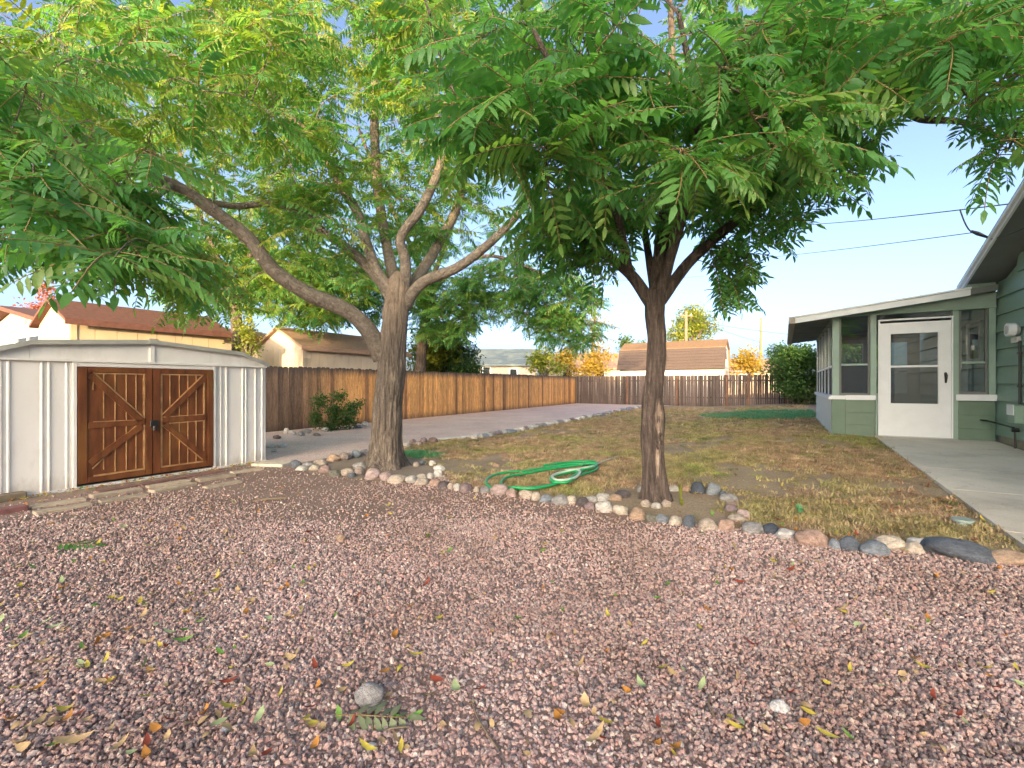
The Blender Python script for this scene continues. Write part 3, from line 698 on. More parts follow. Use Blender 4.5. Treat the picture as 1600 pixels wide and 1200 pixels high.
# ------------------------------------------------------------------ fences
def board_mesh(name, wid, thk, h, mat, ear=.03):
    return MB().prism([(-wid/2, 0), (wid/2, 0), (wid/2, h-ear), (wid/2-ear, h), (-wid/2+ear, h), (-wid/2, h-ear)], 1, -thk/2, thk/2).mesh(name, mat)
NFc = -11.55; FF = 27.7
lf_ = yard_thing('cedar_fence', 'orange brown cedar board fence along the left side of the yard', 'fence', NFc, 16, 0)
o_ = ORG[lf_.name]
BM_ = [board_mesh('board', .142, .02, 1.715+.012*i, M_BOARD) for i in range(3)]
f = 2.0; k = 0
while f < FF-.1:
    o = bpy.data.objects.new('board', BM_[random.randrange(3)]); link(o, lf_)
    o.location = (random.uniform(-.006, .006), f-o_.y, 0); o.rotation_euler = (random.uniform(-.006, .006), 0, math.pi/2+random.uniform(-.03, .03))
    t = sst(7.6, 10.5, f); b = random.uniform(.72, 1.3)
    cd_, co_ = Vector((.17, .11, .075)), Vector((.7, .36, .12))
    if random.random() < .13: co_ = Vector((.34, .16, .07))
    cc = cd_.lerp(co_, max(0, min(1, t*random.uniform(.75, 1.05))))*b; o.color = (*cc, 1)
    f += .147; k += 1
MB().box(NFc-.06, NFc-.022, 2, FF-.1, .3, .39).box(NFc-.06, NFc-.022, 2, FF-.1, 1.4, 1.49).build('rail', paint('fence_rail', (.12, .09, .07), .9), lf_)
bf = yard_thing('picket_fence', 'dark weathered picket fence across the far end of the yard', 'fence', -5, FF, 0)
o_ = ORG[bf.name]
PM = [board_mesh('picket', .094, .018, 1.0, M_PICKET, .012) for _ in range(2)]
n = NFc+.02
while n < 3.4:
    p = W(n, FF); z0 = gz(p.x, p.y)-.02
    o = bpy.data.objects.new('picket', PM[0]); link(o, bf); o.location = (n-o_.x, random.uniform(-.006, .006), z0); o.scale = (1, 1, 1.745-z0+random.uniform(-.012, .012)); o.rotation_euler = (0, random.uniform(-.012, .012), 0)
    b = random.uniform(.6, 1.4); o.color = (.105*b, .078*b, .066*b, 1)
    n += .0985 if n < -3 else .106
M_POST = paint('fence_post', (.17, .09, .055), .9, .2, 5, .3)
for n in (-8.2, -5.3, -2.7, -1.65, .1):
    p = W(n, FF); MB().box(n-.05, n+.05, FF-.12, FF-.025, gz(p.x, p.y)-.05, 1.72).build('post', M_POST, bf)
MB().box(NFc, 3.4, FF+.02, FF+.06, .45, .53).box(NFc, 3.4, FF+.02, FF+.06, 1.4, 1.48).build('rail', paint('fence_rail', (.12, .09, .07), .9), bf)

# ------------------------------------------------------------------ neighbouring sheds and houses beyond the fences
M_CREAM = paint('cream_siding', (.52, .42, .27), .7, .08, 3, .08)
M_CREAM2 = paint('pale_cream_siding', (.5, .42, .33), .7, .07, 3, .08)
M_BROOF = paint('red_brown_roof', (.13, .055, .04), .8, .25, 12, .3)
M_TROOF = paint('tan_roof', (.34, .22, .16), .85, .15, 12, .3)
def gable_shed(name, label, cat, n_side, n_back, f0, f1, ze, zr_, wallm, roofm, groove=.4):
    t = yard_thing(name, label, cat, (n_side+n_back)/2, (f0+f1)/2, 0); nr = (n_side+n_back)/2
    w_ = MB().prism([(n_side, 0), (n_side, ze), (nr, zr_), (n_back, ze), (n_back, 0)], 1, f0, f1).build('wall', wallm, t)
    f = f0
    while f < f1-.05:
        MB().box(n_side+.001, n_side+.014, f+.008, min(f1, f+groove)-.004, .02, ze-.03).build('panel', wallm, w_); f += groove
    nn = n_back
    while nn < n_side-.05:
        b_ = min(n_side, nn+groove)
        MB().box(nn+.006, b_-.006, f0-.014, f0-.001, .02, ze-.05).build('panel', wallm, w_); nn += groove
    s = (zr_-ze)/(n_side-nr); ov = .16
    r = MB().prism([(n_side+ov, ze-s*ov), (nr, zr_), (n_back-ov, ze-s*ov), (n_back-ov, ze-s*ov+.07), (nr, zr_+.07), (n_side+ov, ze-s*ov+.07)], 1, f0-.15, f1+.15).build('roof', roofm, t)
    MB().box(n_side+ov+.001, n_side+ov+.025, f0-.15, f1+.15, ze-s*ov-.06, ze-s*ov+.075).build('fascia', roofm, r)
    MB().box(n_side+.0145, n_side+.03, f0-.02, f0+.09, 0, ze-.02).build('corner_trim', wallm, t)
    return t
gable_shed('yellow_shed', 'yellow cream shed with red brown roof behind the grey metal shed', 'shed', -13.5, -15.55, 3.8, 7.0, 2.68, 3.15, M_CREAM, M_BROOF)
gable_shed('cream_shed', 'pale cream panelled shed with tan roof behind the cedar fence', 'shed', -13.2, -15.65, 9.25, 13.9, 2.46, 3.08, M_CREAM2, M_TROOF, .3)
nh = yard_thing('cream_house', 'cream neighbour house with small window at far left edge', 'house', -21.3, 8, 0)
nw = MB().prism([(-24.4, 0), (-18.2, 0), (-18.2, 3.06), (-21.3, 3.6), (-24.4, 3.06)], 1, 4.6, 12).build('wall', M_CREAM2, nh)
for i in range(13):
    z0 = .1+.25*i; hw = 3.08 if z0+.25 < 3.05 else 3.08*(3.58-z0-.25)/.54
    if hw > .2: MB().prism([(4.599, z0), (4.56, z0), (4.585, z0+.246), (4.599, z0+.246)], 0, -21.3-hw, -21.3+hw).build('siding_board', M_CREAM2, nw)
MB().prism([(-24.9, 2.98), (-21.3, 3.61), (-17.7, 2.98), (-17.7, 3.1), (-21.3, 3.73), (-24.9, 3.1)], 1, 4.2, 12.3).build('roof', M_BROOF, nh)
wn = MB().box(-20.6, -18.5, 4.535, 4.555, 1.9, 2.65).build('window', M_DARKGLASS, nh)
MB().box(-20.75, -20.6, 4.5, 4.556, 1.8, 2.75).box(-18.5, -18.35, 4.5, 4.556, 1.8, 2.75).box(-20.6, -18.5, 4.5, 4.556, 2.65, 2.75).box(-20.6, -18.5, 4.5, 4.556, 1.8, 1.9).box(-19.6, -19.5, 4.51, 4.556, 1.9, 2.65).build('window_frame', M_WHITE, wn)
# gambrel barn
gb = yard_thing('gambrel_barn', 'barn shed with brown shingled gambrel roof beyond the far fence', 'barn', -6.7, 33.6, 0)
gbw = MB().prism([(31.95, 0), (31.95, 2.3), (32.45, 3.55), (33.6, 4.08), (34.75, 3.55), (35.25, 2.3), (35.25, 0)], 0, -10.0, -3.32).build('wall', paint('barn_wall', (.68, .64, .58), .7), gb)
M_BSH = paint('barn_shingle', (.085, .062, .055), .9, .3, 14, .5, stretch=(1, 1, 3))
M_BSHT = paint('barn_shingle_upper', (.2, .125, .07), .9, .25, 14, .5)
pr = [(31.75, 2.2), (32.38, 3.6), (33.6, 4.16), (34.82, 3.6), (35.45, 2.2)]
brf = MB().prism(pr+[(a, b+.08) for a, b in pr[::-1]], 0, -10.15, -3.2).build('roof', M_BSHT, gb)
for i in range(7):   # shingle courses on the steep lower slope
    a0, a1 = i/7, (i+1)/7; q0 = (31.75+.63*a0, 2.2+1.4*a0); q1 = (31.75+.63*a1, 2.2+1.4*a1)
    MB().prism([(q0[0]-.055, q0[1]+.03), (q1[0]-.03, q1[1]+.03), (q1[0]-.003, q1[1]), (q0[0]-.003, q0[1])], 0, -10.16, -3.19).build('shingle_course', M_BSH, brf)
MB().box(-3.318, -3.30, 33.3, 33.9, 2.9, 3.6).build('window', M_DARKGLASS, gb); MB().box(-3.318, -3.29, 32.6, 34.6, 0, 2.2).build('door', M_CREAM2, gb)
MB().box(-3.318, -3.285, 31.95, 32.08, 0, 2.3).box(-3.318, -3.285, 31.97, 35.2, 2.3, 2.4).build('trim', M_TRIMG, gb)
def far_house(name, label, x0, x1, y0, depth, ze, zr_, wallm, roofm, wins):
    t = thing(name, label, 'house', ((x0+x1)/2, y0, 0)); cx = (x0+x1)/2
    off = Vector((cx, y0, 0)); ORG[t.name] = off
    w_ = MB().box(x0, x1, y0, y0+depth, 0, ze).build('wall', wallm, t)
    MB().prism([(y0-.5, ze-.1), (y0+depth/2, zr_), (y0+depth+.5, ze-.1), (y0+depth+.5, ze+.1), (y0+depth/2, zr_+.2), (y0-.5, ze+.1)], 0, x0-.5, x1+.5).build('roof', roofm, t)
    for (a, b, za, zb) in wins:
        wi = MB().box(a, b, y0-.03, y0-.001, za, zb).build('window', M_DARKGLASS, t)
        MB().box(a-.1, a, y0-.06, y0-.001, za-.1, zb+.1).box(b, b+.1, y0-.06, y0-.001, za-.1, zb+.1).box(a, b, y0-.06, y0-.001, zb, zb+.1).build('window_frame', M_WHITE, wi)
    return t
M_GROOF = paint('grey_green_roof', (.16, .2, .2), .85, .15, 10, .2)
far_house('far_house', 'distant cream house with grey green roof beyond the cedar fence', -4.0, 2.6, 48, 8, 3.2, 5.0, M_CREAM2, M_GROOF, [(-3.0, -2.3, 1.8, 3.0), (-.2, .5, 1.8, 2.8)])
far_house('far_house', 'distant pale house with tan roof left of the barn', 4.0, 12.2, 50, 8, 2.9, 4.6, M_CREAM2, M_TROOF, [(5.5, 6.5, 1.7, 2.6), (9, 10, 1.7, 2.6)])
far_house('far_house', 'distant low house with brown roof right of the barn', 23.5, 31, 50, 8, 2.6, 4.0, M_CREAM2, M_TROOF, [(25, 26, 1.5, 2.2)])
# the neighbour's long house behind the camera that shades the yard from the low sun
bh = thing('shading_house', 'long two storey house standing far behind the viewpoint', 'house', (8, -44, 0)); ORG[bh.name] = Vector((8, -44, 0))
MB().box(-17.8, 34, -48, -40, 0, 6.6).build('wall', M_CREAM2, bh)
MB().prism([(-48.6, 6.4), (-44, 10.4), (-39.4, 6.4), (-39.4, 6.6), (-44, 10.6), (-48.6, 6.6)], 0, -18, 34.2).build('roof', M_SHING, bh)

# ------------------------------------------------------------------ poles and wires
M_POLE = paint('pole_wood', (.24, .16, .1), .9, .2, 4, .3, stretch=(1, 1, .2))
M_WIRE = paint('wire', (.06, .06, .065), .6, .1, 4, 0)
def pole(px, top, Y, label, arm):
    b = at(px, 600, Y); z = at(px, top, Y).z; t = thing('utility_pole', label, 'pole', (b.x, Y, 0), .3, 'utility poles')
    MB().tube([(0, 0, 0), (0, 0, z)], [.17, .12], 10).build('shaft', M_POLE, t)
    if arm: MB().box(-.7, .7, -.06, .06, z-.5, z-.38).build('crossarm', M_POLE, t)
    for sx in (-.55, .55): MB().tube([(sx*(1 if arm else .25), 0, z-.38), (sx*(1 if arm else .25), 0, z-.2)], .04, 8).build('insulator', M_GREYM, t)
    return Vector((b.x, Y, z))
pole(1189, 497, 46, 'slender wooden utility pole right of the barn', False)
pole(1072, 486, 42, 'wooden utility pole rising behind the barn roof', True)
def wire(a, b, sag, r, label, name='power_line'):
    a, b = Vector(a), Vector(b); pts = []
    for i in range(25):
        t = i/24; p = a.lerp(b, t); p.z -= sag*4*t*(1-t); pts.append(p)
    mb = MB().tube(pts, r, 5); o = mb.build(name, M_WIRE); return tag(o, label, 'wire')
hk = W(2.63, 9.95, 0); hook = at(1524, 363, 7.0)
wire(at(1160, 405, 22), hook, .05, .007, 'lower overhead wire ending at the house roof edge')
wire(at(1180, 352, 22), W(2.65, 8.84, 3.70), .12, .009, 'upper overhead wire ending at the house roof edge')
wire(at(1500, 327, 6.9), at(1518, 362, 7.0), .06, .01, 'short drooping black wire between the two roof wires')
o = MB().tube([at(1517, 361, 7.0), at(1528, 365, 6.95), W(2.65, 9.59, 3.44)], [.018, .03, .014], 8).build('wire_splice', M_BLACK); tag(o, 'black wire splice at the house roof edge', 'splice')
wire(W(2.65, 9.59, 3.42), W(NW-.03, 8.2, 3.55), .1, .009, 'grey service wire under the house soffit')
wire(at(700, 425, 22), at(1000, 540, 60), .6, .02, 'overhead wire slanting down behind the big tree')
wire(at(740, 430, 22), at(1100, 431, 30), .3, .01, 'level overhead wire between the two trees')
wire(at(1080, 500, 42), at(1300, 528, 40), .2, .02, 'overhead wire crossing beside the slender pole')
wire(at(1100, 505, 42), at(1189, 535, 46), .1, .02, 'thin wire sloping down to the slender pole')

# ------------------------------------------------------------------ river rocks
RM = [stone_mesh('river_rock', 11+i, 3, M_ROCK, .28, .82) for i in range(8)]; RA = [stone_mesh('angular_rock', 31+i, 3, M_ROCK, .2, .95, True) for i in range(3)]
COL = dict(slate=(.13, .15, .18), dkslate=(.06, .075, .1), bluegrey=(.24, .27, .3), grey=(.3, .29, .28), taupe=(.28, .23, .2), pale=(.55, .52, .47), white=(.64, .61, .57), cream=(.58, .5, .4),
           beige=(.48, .4, .32), tan=(.46, .32, .22), salmon=(.46, .31, .24), pink=(.38, .27, .24), pinkgrey=(.38, .29, .27), mauve=(.27, .2, .2), olive=(.2, .19, .15), dark=(.1, .085, .085), brown=(.2, .14, .12))
NAMES = dict(slate='slate blue', dkslate='dark slate', bluegrey='blue grey', grey='grey', taupe='taupe', pale='pale', white='whitish', cream='cream', beige='beige', tan='tan', salmon='salmon pink', pink='pink', pinkgrey='pinkish grey', mauve='mauve', olive='olive grey', dark='dark', brown='brown')
def rock(px, py, wd, ht, col, label, group, ang=False, name='border_rock'):
    g_ = ray(px, py+ht*.36); Y = g_.y
    o = bpy.data.objects.new(name, random.choice(RA if ang else RM)); link(o)
    rx = wd*.5*Y/FPX; rz = ht*.58*Y/FPX
    hz_ = max(rz, rx*(.45 if wd < 60 else .26)); o.scale = (rx, min(rx*random.uniform(.7, .9), .14), hz_/.82); o.rotation_euler = (random.uniform(-.12, .12), random.uniform(-.15, .15), random.uniform(-.35, .35) + (math.pi if random.random() < .5 else 0))
    o.location = (g_.x, g_.y + rx*.25, g_.z + hz_*(.5 if wd > 16 else .75)); c = COL[col]; b = random.uniform(.9, 1.1); o.color = (c[0]*b, c[1]*b, c[2]*b, 1)
    return tag(o, label, 'rock', group)
ROWS = {'front stone border': [(461, 726, 17, 13, 'slate'), (470, 732, 19, 8, 'pale'), (480, 727, 17, 8, 'grey'), (490, 731, 17, 9, 'cream'), (507, 734, 18, 12, 'pink'), (523, 740, 21, 11, 'olive'), (541, 738, 20, 12, 'beige'), (549, 743, 13, 7, 'slate'), (561, 737, 18, 15, 'taupe'),
  (582, 742, 27, 18, 'pinkgrey'), (603, 745, 20, 15, 'pinkgrey'), (619, 750, 29, 15, 'beige'), (642, 750, 19, 12, 'pale'), (659, 754, 22, 10, 'beige'), (679, 755, 18, 12, 'salmon'), (694, 758, 19, 12, 'dark'), (704, 761, 10, 10, 'beige'), (714, 763, 11, 11, 'pale'), (728, 763, 20, 16, 'mauve'),
  (744, 766, 10, 9, 'beige'), (759, 766, 19, 11, 'grey'), (780, 767, 27, 18, 'pinkgrey'), (799, 771, 17, 15, 'pink'), (822, 774, 22, 14, 'beige'), (838, 778, 15, 12, 'cream'), (854, 781, 21, 13, 'bluegrey'), (876, 783, 27, 17, 'grey'), (894, 782, 17, 16, 'cream'), (910, 785, 21, 15, 'dark'), (922, 791, 19, 13, 'mauve'),
  (946, 793, 27, 20, 'pale'), (971, 798, 24, 16, 'cream'), (997, 804, 27, 21, 'tan'), (1017, 811, 18, 15, 'olive'), (1035, 812, 20, 14, 'bluegrey'), (1057, 815, 23, 16, 'cream'), (1078, 816, 20, 23, 'slate', 1), (1107, 821, 31, 20, 'beige'), (1137, 821, 31, 20, 'salmon', 1), (1177, 827, 34, 21, 'grey'),
  (1206, 828, 26, 18, 'dkslate'), (1230, 836, 31, 17, 'white'), (1272, 843, 47, 26, 'salmon'), (1306, 852, 20, 18, 'bluegrey'), (1330, 852, 35, 23, 'slate'), (1370, 859, 43, 23, 'bluegrey'), (1394, 852, 46, 22, 'cream'), (1431, 858, 29, 21, 'cream'), (1441, 851, 34, 19, 'white'), (1508, 863, 96, 29, 'slate'), (1580, 874, 60, 20, 'tan')],
 'stone ring round the big tree': [(500, 723, 21, 10, 'beige'), (520, 716, 22, 12, 'tan'), (537, 715, 16, 12, 'taupe'), (546, 713, 8, 10, 'grey'), (555, 710, 17, 13, 'bluegrey'), (569, 708, 13, 9, 'grey'), (562, 728, 21, 11, 'grey'), (658, 746, 17, 9, 'cream'), (672, 745, 12, 9, 'pale'), (684, 742, 14, 12, 'white'), (686, 732, 18, 10, 'white'), (675, 725, 12, 8, 'pale'), (660, 724, 10, 8, 'slate'), (650, 727, 10, 7, 'beige')],
 'stone ring round the slim tree': [(925, 781, 19, 10, 'pale'), (942, 778, 23, 13, 'pale'), (963, 779, 21, 10, 'tan'), (973, 773, 25, 13, 'dark'), (1002, 766, 14, 12, 'grey'), (1053, 764, 18, 11, 'pale'), (1073, 765, 12, 10, 'tan'), (1091, 764, 24, 21, 'dkslate'), (1116, 766, 23, 21, 'bluegrey'), (1130, 774, 12, 10, 'slate'), (1139, 780, 27, 16, 'grey'), (1146, 790, 23, 10, 'salmon'), (1142, 796, 21, 15, 'mauve'), (1162, 805, 23, 20, 'pinkgrey', 1), (1152, 811, 30, 15, 'beige')],
 'rock row beside the path': [(633, 696, 14, 9, 'pale'), (645, 692, 13, 9, 'mauve'), (654, 694, 12, 7, 'pinkgrey'), (662, 690, 13, 9, 'mauve'), (676, 690, 16, 9, 'brown')],
 'loose rocks at the cedar fence foot': [(447, 675, 9, 9, 'pale'), (456, 677, 13, 6, 'pale'), (470, 679, 12, 7, 'grey'), (479, 675, 14, 7, 'grey'), (494, 680, 12, 5, 'taupe'), (422, 698, 14, 6, 'white'), (440, 697, 15, 7, 'white'), (428, 705, 9, 5, 'white'), (432, 684, 12, 6, 'brown'), (559, 667, 13, 6, 'bluegrey'), (570, 664, 12, 7, 'white'), (508, 672, 12, 6, 'pale')]}
def ordw(i):
    i += 1; return nth[i-1] if i <= 12 else f'{i}{"th" if 10 < i % 100 < 14 else {1: "st", 2: "nd", 3: "rd"}.get(i % 10, "th")}'
for row, items in ROWS.items():
    for i, it in enumerate(items):
        sz = 'small ' if it[2] < 14 else ('large ' if it[2] > 30 else '')
        rock(*it[:4], it[4], f'{sz}{NAMES[it[4]]} {"angular" if len(it) > 5 else "rounded"} rock, {ordw(i)} in the {row}', row, len(it) > 5)
for (px, py, wd, ht, c, l) in ((1010, 788, 17, 12, 'beige', 'left'), (1026, 792, 16, 9, 'pale', 'front'), (1041, 789, 15, 11, 'beige', 'right')):
    rock(px, py, wd, ht, c, f'{NAMES[c]} rock tucked against the slim tree foot, {l} one', 'rocks at the slim tree foot')
ed = []
for i in range(len(PATH_EDGE)-1):
    if PATH_EDGE[i][0] < 735: continue
    a, b = PATH_EDGE[i], PATH_EDGE[i+1]; m = 9
    for k in range(m): ed.append((a[0]+(b[0]-a[0])*(k+random.random()*.5)/m, a[1]+(b[1]-a[1])*(k+.3)/m))
for i, (px, py) in enumerate(ed):
    s = 17*(1-.5*(px-735)/260); c = random.choice(['white', 'white', 'pale', 'pale', 'grey', 'bluegrey', 'mauve'])
    rock(px, py, s*random.uniform(.7, 1.2), s*.5, c, f'small {NAMES[c]} stone edging the path, {ordw(i)} counted away from the curb stone', 'small path edging stones', name='edging_stone')
for (px, py, wd, ht, c, lab) in ((575, 1092, 42, 42, 'grey', 'fist sized grey striped cobble lying alone on the gravel'), (532, 843, 15, 14, 'tan', 'small tan pebble lying on the gravel'), (1220, 1107, 28, 22, 'white', 'flat white pebble on the gravel at lower right'),
                          (581, 1169, 17, 12, 'white', 'small white pebble below the wilted frond'), (352, 1143, 15, 12, 'bluegrey', 'small blue grey pebble on the gravel at lower left'), (775, 728, 12, 6, 'tan', 'small tan stone in the grass behind the hose')):
    rock(px, py, wd, ht*.9, c, lab, None, name='pebble')

# ------------------------------------------------------------------ compound leaves and trees
def leaflet(mb, base, d, up, L, wd, curl):
    d = d.normalized(); s = d.cross(up).normalized(); u = s.cross(d)
    def pt(t, x): return base + d*(L*t) + s*(x*wd) + u*(-curl*L*t*t + .18*abs(x)*wd)
    mb.add([pt(0, 0), pt(.3, -.95), pt(.3, 0), pt(.3, .95), pt(.68, -.72), pt(.68, 0), pt(.68, .72), pt(1, 0)],
           [(0, 2, 1), (0, 3, 2), (1, 2, 5, 4), (2, 3, 6, 5), (4, 5, 7), (5, 6, 7)])
def frond(name, mat, L=.52, pairs=9, droop=.35, seed=0):
    r = random.Random(seed); mb = MB(); rp = []
    for i in range(9):
        t = i/8; rp.append(Vector((L*t*(1-.12*droop*t), .02*math.sin(3*t+seed), -droop*L*t*t)))
    for i in range(pairs):
        t = .2+.78*i/(pairs-.3); k = t*8; a = int(min(7, k)); p = rp[a].lerp(rp[a+1], k-a); dr = (rp[a+1]-rp[a]).normalized()
        for sg in (-1, 1):
            ang = math.radians(r.uniform(52, 72)); dd = dr*math.cos(ang) + Vector((0, sg, 0))*math.sin(ang) + Vector((0, 0, r.uniform(-.45, .0)))
            ll = .125*(1-.35*abs(t-.5)*1.3)*r.uniform(.88, 1.1)
            leaflet(mb, p, dd, Vector((r.uniform(-.3, .3), r.uniform(-.3, .3), 1)), ll, .0175*r.uniform(.85, 1.15), r.uniform(.05, .4))
    leaflet(mb, rp[-1], rp[-1]-rp[-2], Vector((0, 0, 1)), .1, .018, .2)
    nf = len(mb.f); mb.tube(rp, [.0035]*6+[.0025]*3, 4, False)
    me = bpy.data.meshes.new(name); me.from_pydata(mb.v, [], mb.f); me.materials.append(mat); me.materials.append(M_STALK)
    me.polygons.foreach_set('material_index', [0 if i < nf else 1 for i in range(len(mb.f))]); me.polygons.foreach_set('use_smooth', [True]*len(mb.f)); me.update()
    return me
FR_G = [frond('leaf', M_LEAF, random.uniform(.45, .58), random.choice((8, 9, 10)), random.uniform(.1, .55), i) for i in range(6)]
FR_Y = [frond('leaf', M_LEAFY, random.uniform(.42, .55), random.choice((8, 9, 10)), random.uniform(.1, .55), i+20) for i in range(5)]
colG, colY = proto_collection('frond_green', FR_G), proto_collection('frond_yellow', FR_Y)
FR_M = [frond('leaf', M_LEAFM, random.uniform(.42, .55), random.choice((8, 9, 10)), random.uniform(.1, .5), i+40) for i in range(5)]
colM = proto_collection('frond_mixed', FR_M[:3]+FR_Y[:1]+FR_G[:5])  # yellow and light fronds carry the sunlit crown tone in their colour

def limb(mb, pts, rad, seg=10, per=5, ridged=0, sc_r=1):
    sp = smooth_path(pts, per); rr = lerp_list(rad, per)
    def fn(i, a, r, p):
        if not ridged: return r*(1+.1*mn.noise(Vector((math.cos(a)*1.6+p.x*3, math.sin(a)*1.6, p.z*5)))+.05*mn.noise(Vector((math.cos(a)*4, math.sin(a)*4+p.x*9, p.z*14))))
        q = Vector((math.cos(a)*2.9+.3*math.sin(p.z*3), math.sin(a)*2.9, p.z*1.0))
        rd = 1-abs(mn.noise(q*2.1))*2.2
        rd += .5*mn.noise(Vector((math.cos(a)*7, math.sin(a)*7, p.z*5)))
        fl = math.exp(-max(0, p.z-pts[0].z-.06)/.13)*(.22+.26*math.sin(5*a+1)+.12*math.sin(3*a))
        return r*(1 + ridged*rd + fl + .07*mn.noise(Vector((math.cos(a), math.sin(a), p.z*1.6))))
    mb.tube(sp, rr, seg, True, fn); return sp
def make_tree(name, label, base, trunk, trunk_r, limbs, sprays, barkm, protos, col, n_leaf=8, near_parts=300, extra=None, leaf_scale=(.85, 1.15), limit=None, group=None):
    t = thing(name, label, 'tree', base, 0, group); off = Vector(base); ORG[t.name] = off
    mb = MB(); sp = limb(mb, trunk, trunk_r, 84, 16, .11); mb.build('trunk', barkm, t, smooth=True)
    samp = []; rads = []
    for pts, r in limbs:
        mb = MB(); s_ = limb(mb, pts, r, 12, 6); mb.build('limb', M_LIMB if barkm is M_BARK else barkm, t, smooth=True)
        for i, p in enumerate(s_):
            if i > len(s_)*.3: samp.append(p)
    tips = []
    for (cx, cy, rx, ry, y0, y1, cnt) in sprays:
        for _ in range(cnt):
            while True:
                a, b = random.uniform(-1, 1), random.uniform(-1, 1)
                if a*a+b*b < 1: break
            Y = random.uniform(y0, y1); tips.append(at(cx+a*rx, cy+b*ry, Y))
    S = np.array([tuple(p) for p in samp]); S0 = S.copy()
    d0 = np.array([np.min(np.linalg.norm(S0-np.array(p), axis=1)) for p in tips]); order_ = np.argsort(d0)
    tw = MB(); LP, LR, LS = [], [], []
    lev = np.zeros(len(S))
    for oi in order_:
        p = np.array(tips[oi]); cand = np.linalg.norm(S-p, axis=1) + .12*lev; q = S[np.argmin(cand)]; lv = lev[np.argmin(cand)]
        q = Vector(q); P = Vector(p); dist = (P-q).length
        if dist < .15: P = q + Vector((random.uniform(-.3, .3), random.uniform(-.3, .3), random.uniform(0, .3))); dist = (P-q).length
        mid = q.lerp(P, .5) + Vector((random.uniform(-.1, .1), random.uniform(-.1, .1), .14))*dist
        path = smooth_path([q, mid, P], 5); r0 = min(.022, .006+.007*dist)*(.75 if lv else 1)
        tw.tube(path, [r0+(.0035-r0)*i/(len(path)-1) for i in range(len(path))], 5, False)
        S = np.vstack([S, np.array([tuple(x) for x in path[3:]])]); lev = np.concatenate([lev, np.full(len(path)-3, lv+1)])
        dirn = (P-q).normalized(); az0 = random.uniform(0, 6.28); nl = max(3, int(random.gauss(n_leaf, 1.5)))
        for k in range(nl):
            u = 1-.45*(k/nl)*random.uniform(.6, 1); kk = u*(len(path)-1); a = int(min(len(path)-2, kk)); pp = path[a].lerp(path[a+1], kk-a)
            az = az0 + k*2.4 + random.uniform(-.3, .3)
            h = Vector((math.cos(az), math.sin(az), 0)) + dirn*.55; yaw = math.atan2(h.y, h.x)
            pitch = random.gauss(.12, .32); roll = random.gauss(0, .45)
            LP.append(tuple(pp)); LR.append((roll, pitch, yaw)); LS.append(random.uniform(*leaf_scale))
    tb = tw.build('twigs', M_LIMB if barkm is M_BARK else barkm, t); tb['kind'] = 'stuff'
    LP = np.array(LP); LR = np.array(LR); LS = np.array(LS)
    if limit is not None:
        ends = LP.copy(); ends[:, 0] += .4*LS*np.cos(LR[:, 2]); ends[:, 1] += .4*LS*np.sin(LR[:, 2]); ends[:, 2] -= .12+.4*LS*np.sin(LR[:, 1])
        ok = np.array([not any(limit(*topx(e)) for e in (a, b, (a+b)/2)) for a, b in zip(LP, ends)])
        LP, LR, LS = LP[ok], LR[ok], LS[ok]
    sx = 800+FPX*LP[:, 0]/LP[:, 1]; sy = 600-FPX*(LP[:, 2]-CAMH)/LP[:, 1]
    infr = (sx > -40) & (sx < 1640) & (sy > -30) & (LP[:, 1] > .5)
    od = [i for i in np.argsort(LP[:, 1]) if infr[i]][:near_parts]
    nm = np.zeros(len(LP), bool); nm[od] = True
    for i in od:
        o = bpy.data.objects.new('leaf', random.choice(protos)); link(o, t); o.location = Vector(LP[i])-off; o.rotation_euler = LR[i]; o.scale = (LS[i],)*3
    if (~nm).any(): scatter('crown', col, LP[~nm], LR[~nm], LS[~nm], t, off)
    if extra: extra(t)
    print(name, 'tips', len(tips), 'leaves', len(LP))
    return t
def Lm(pts, r): return ([at(*p) for p in pts], r)
# keep the open sky to the right and the low view under the crowns clear, as the tree does
def lim2(x, y):
    if 972 < x < 1098 and y > 372: return True
    if 1098 <= x < 1120 and y > 420: return True
    if 1260 < x < 1425 and y > 335: return True
    if 1425 <= x < 1470 and y > 190: return True
    if x >= 1470 and y > 330: return True
    if 1395 < x < 1470 and y > 185: return True
    if 1190 < x <= 1260 and y > 405: return True
    if 1070 < x <= 1190 and y > 498: return True
    if x <= 1070 and y > 470 and x > 1000: return True
    if x <= 1000 and y > 478 and x > 780: return True
    if x <= 780 and y > 290: return True
    return False
def lim1(x, y):
    if x < 60 and y > 455: return True
    if 60 <= x < 180 and y > 480: return True
    if 180 <= x < 400 and y > 520: return True
    if 400 <= x < 560 and y > 500: return True
    if 560 <= x < 700 and y > 440: return True
    if x >= 700 and y > 400: return True
    return False
b1 = ray(603, 734); Y1 = b1.y + .22
root_flare = [.29, .245, .212, .198, .19, .185, .178, .165, .135, .05]
tr1 = [at(601, 738, Y1), at(602, 715, Y1), at(604, 680, Y1), at(607, 630, Y1), at(611, 580, Y1), at(614, 540, Y1), at(617, 500, Y1), at(621, 462, Y1), at(623, 440, Y1), at(624, 425, Y1)]
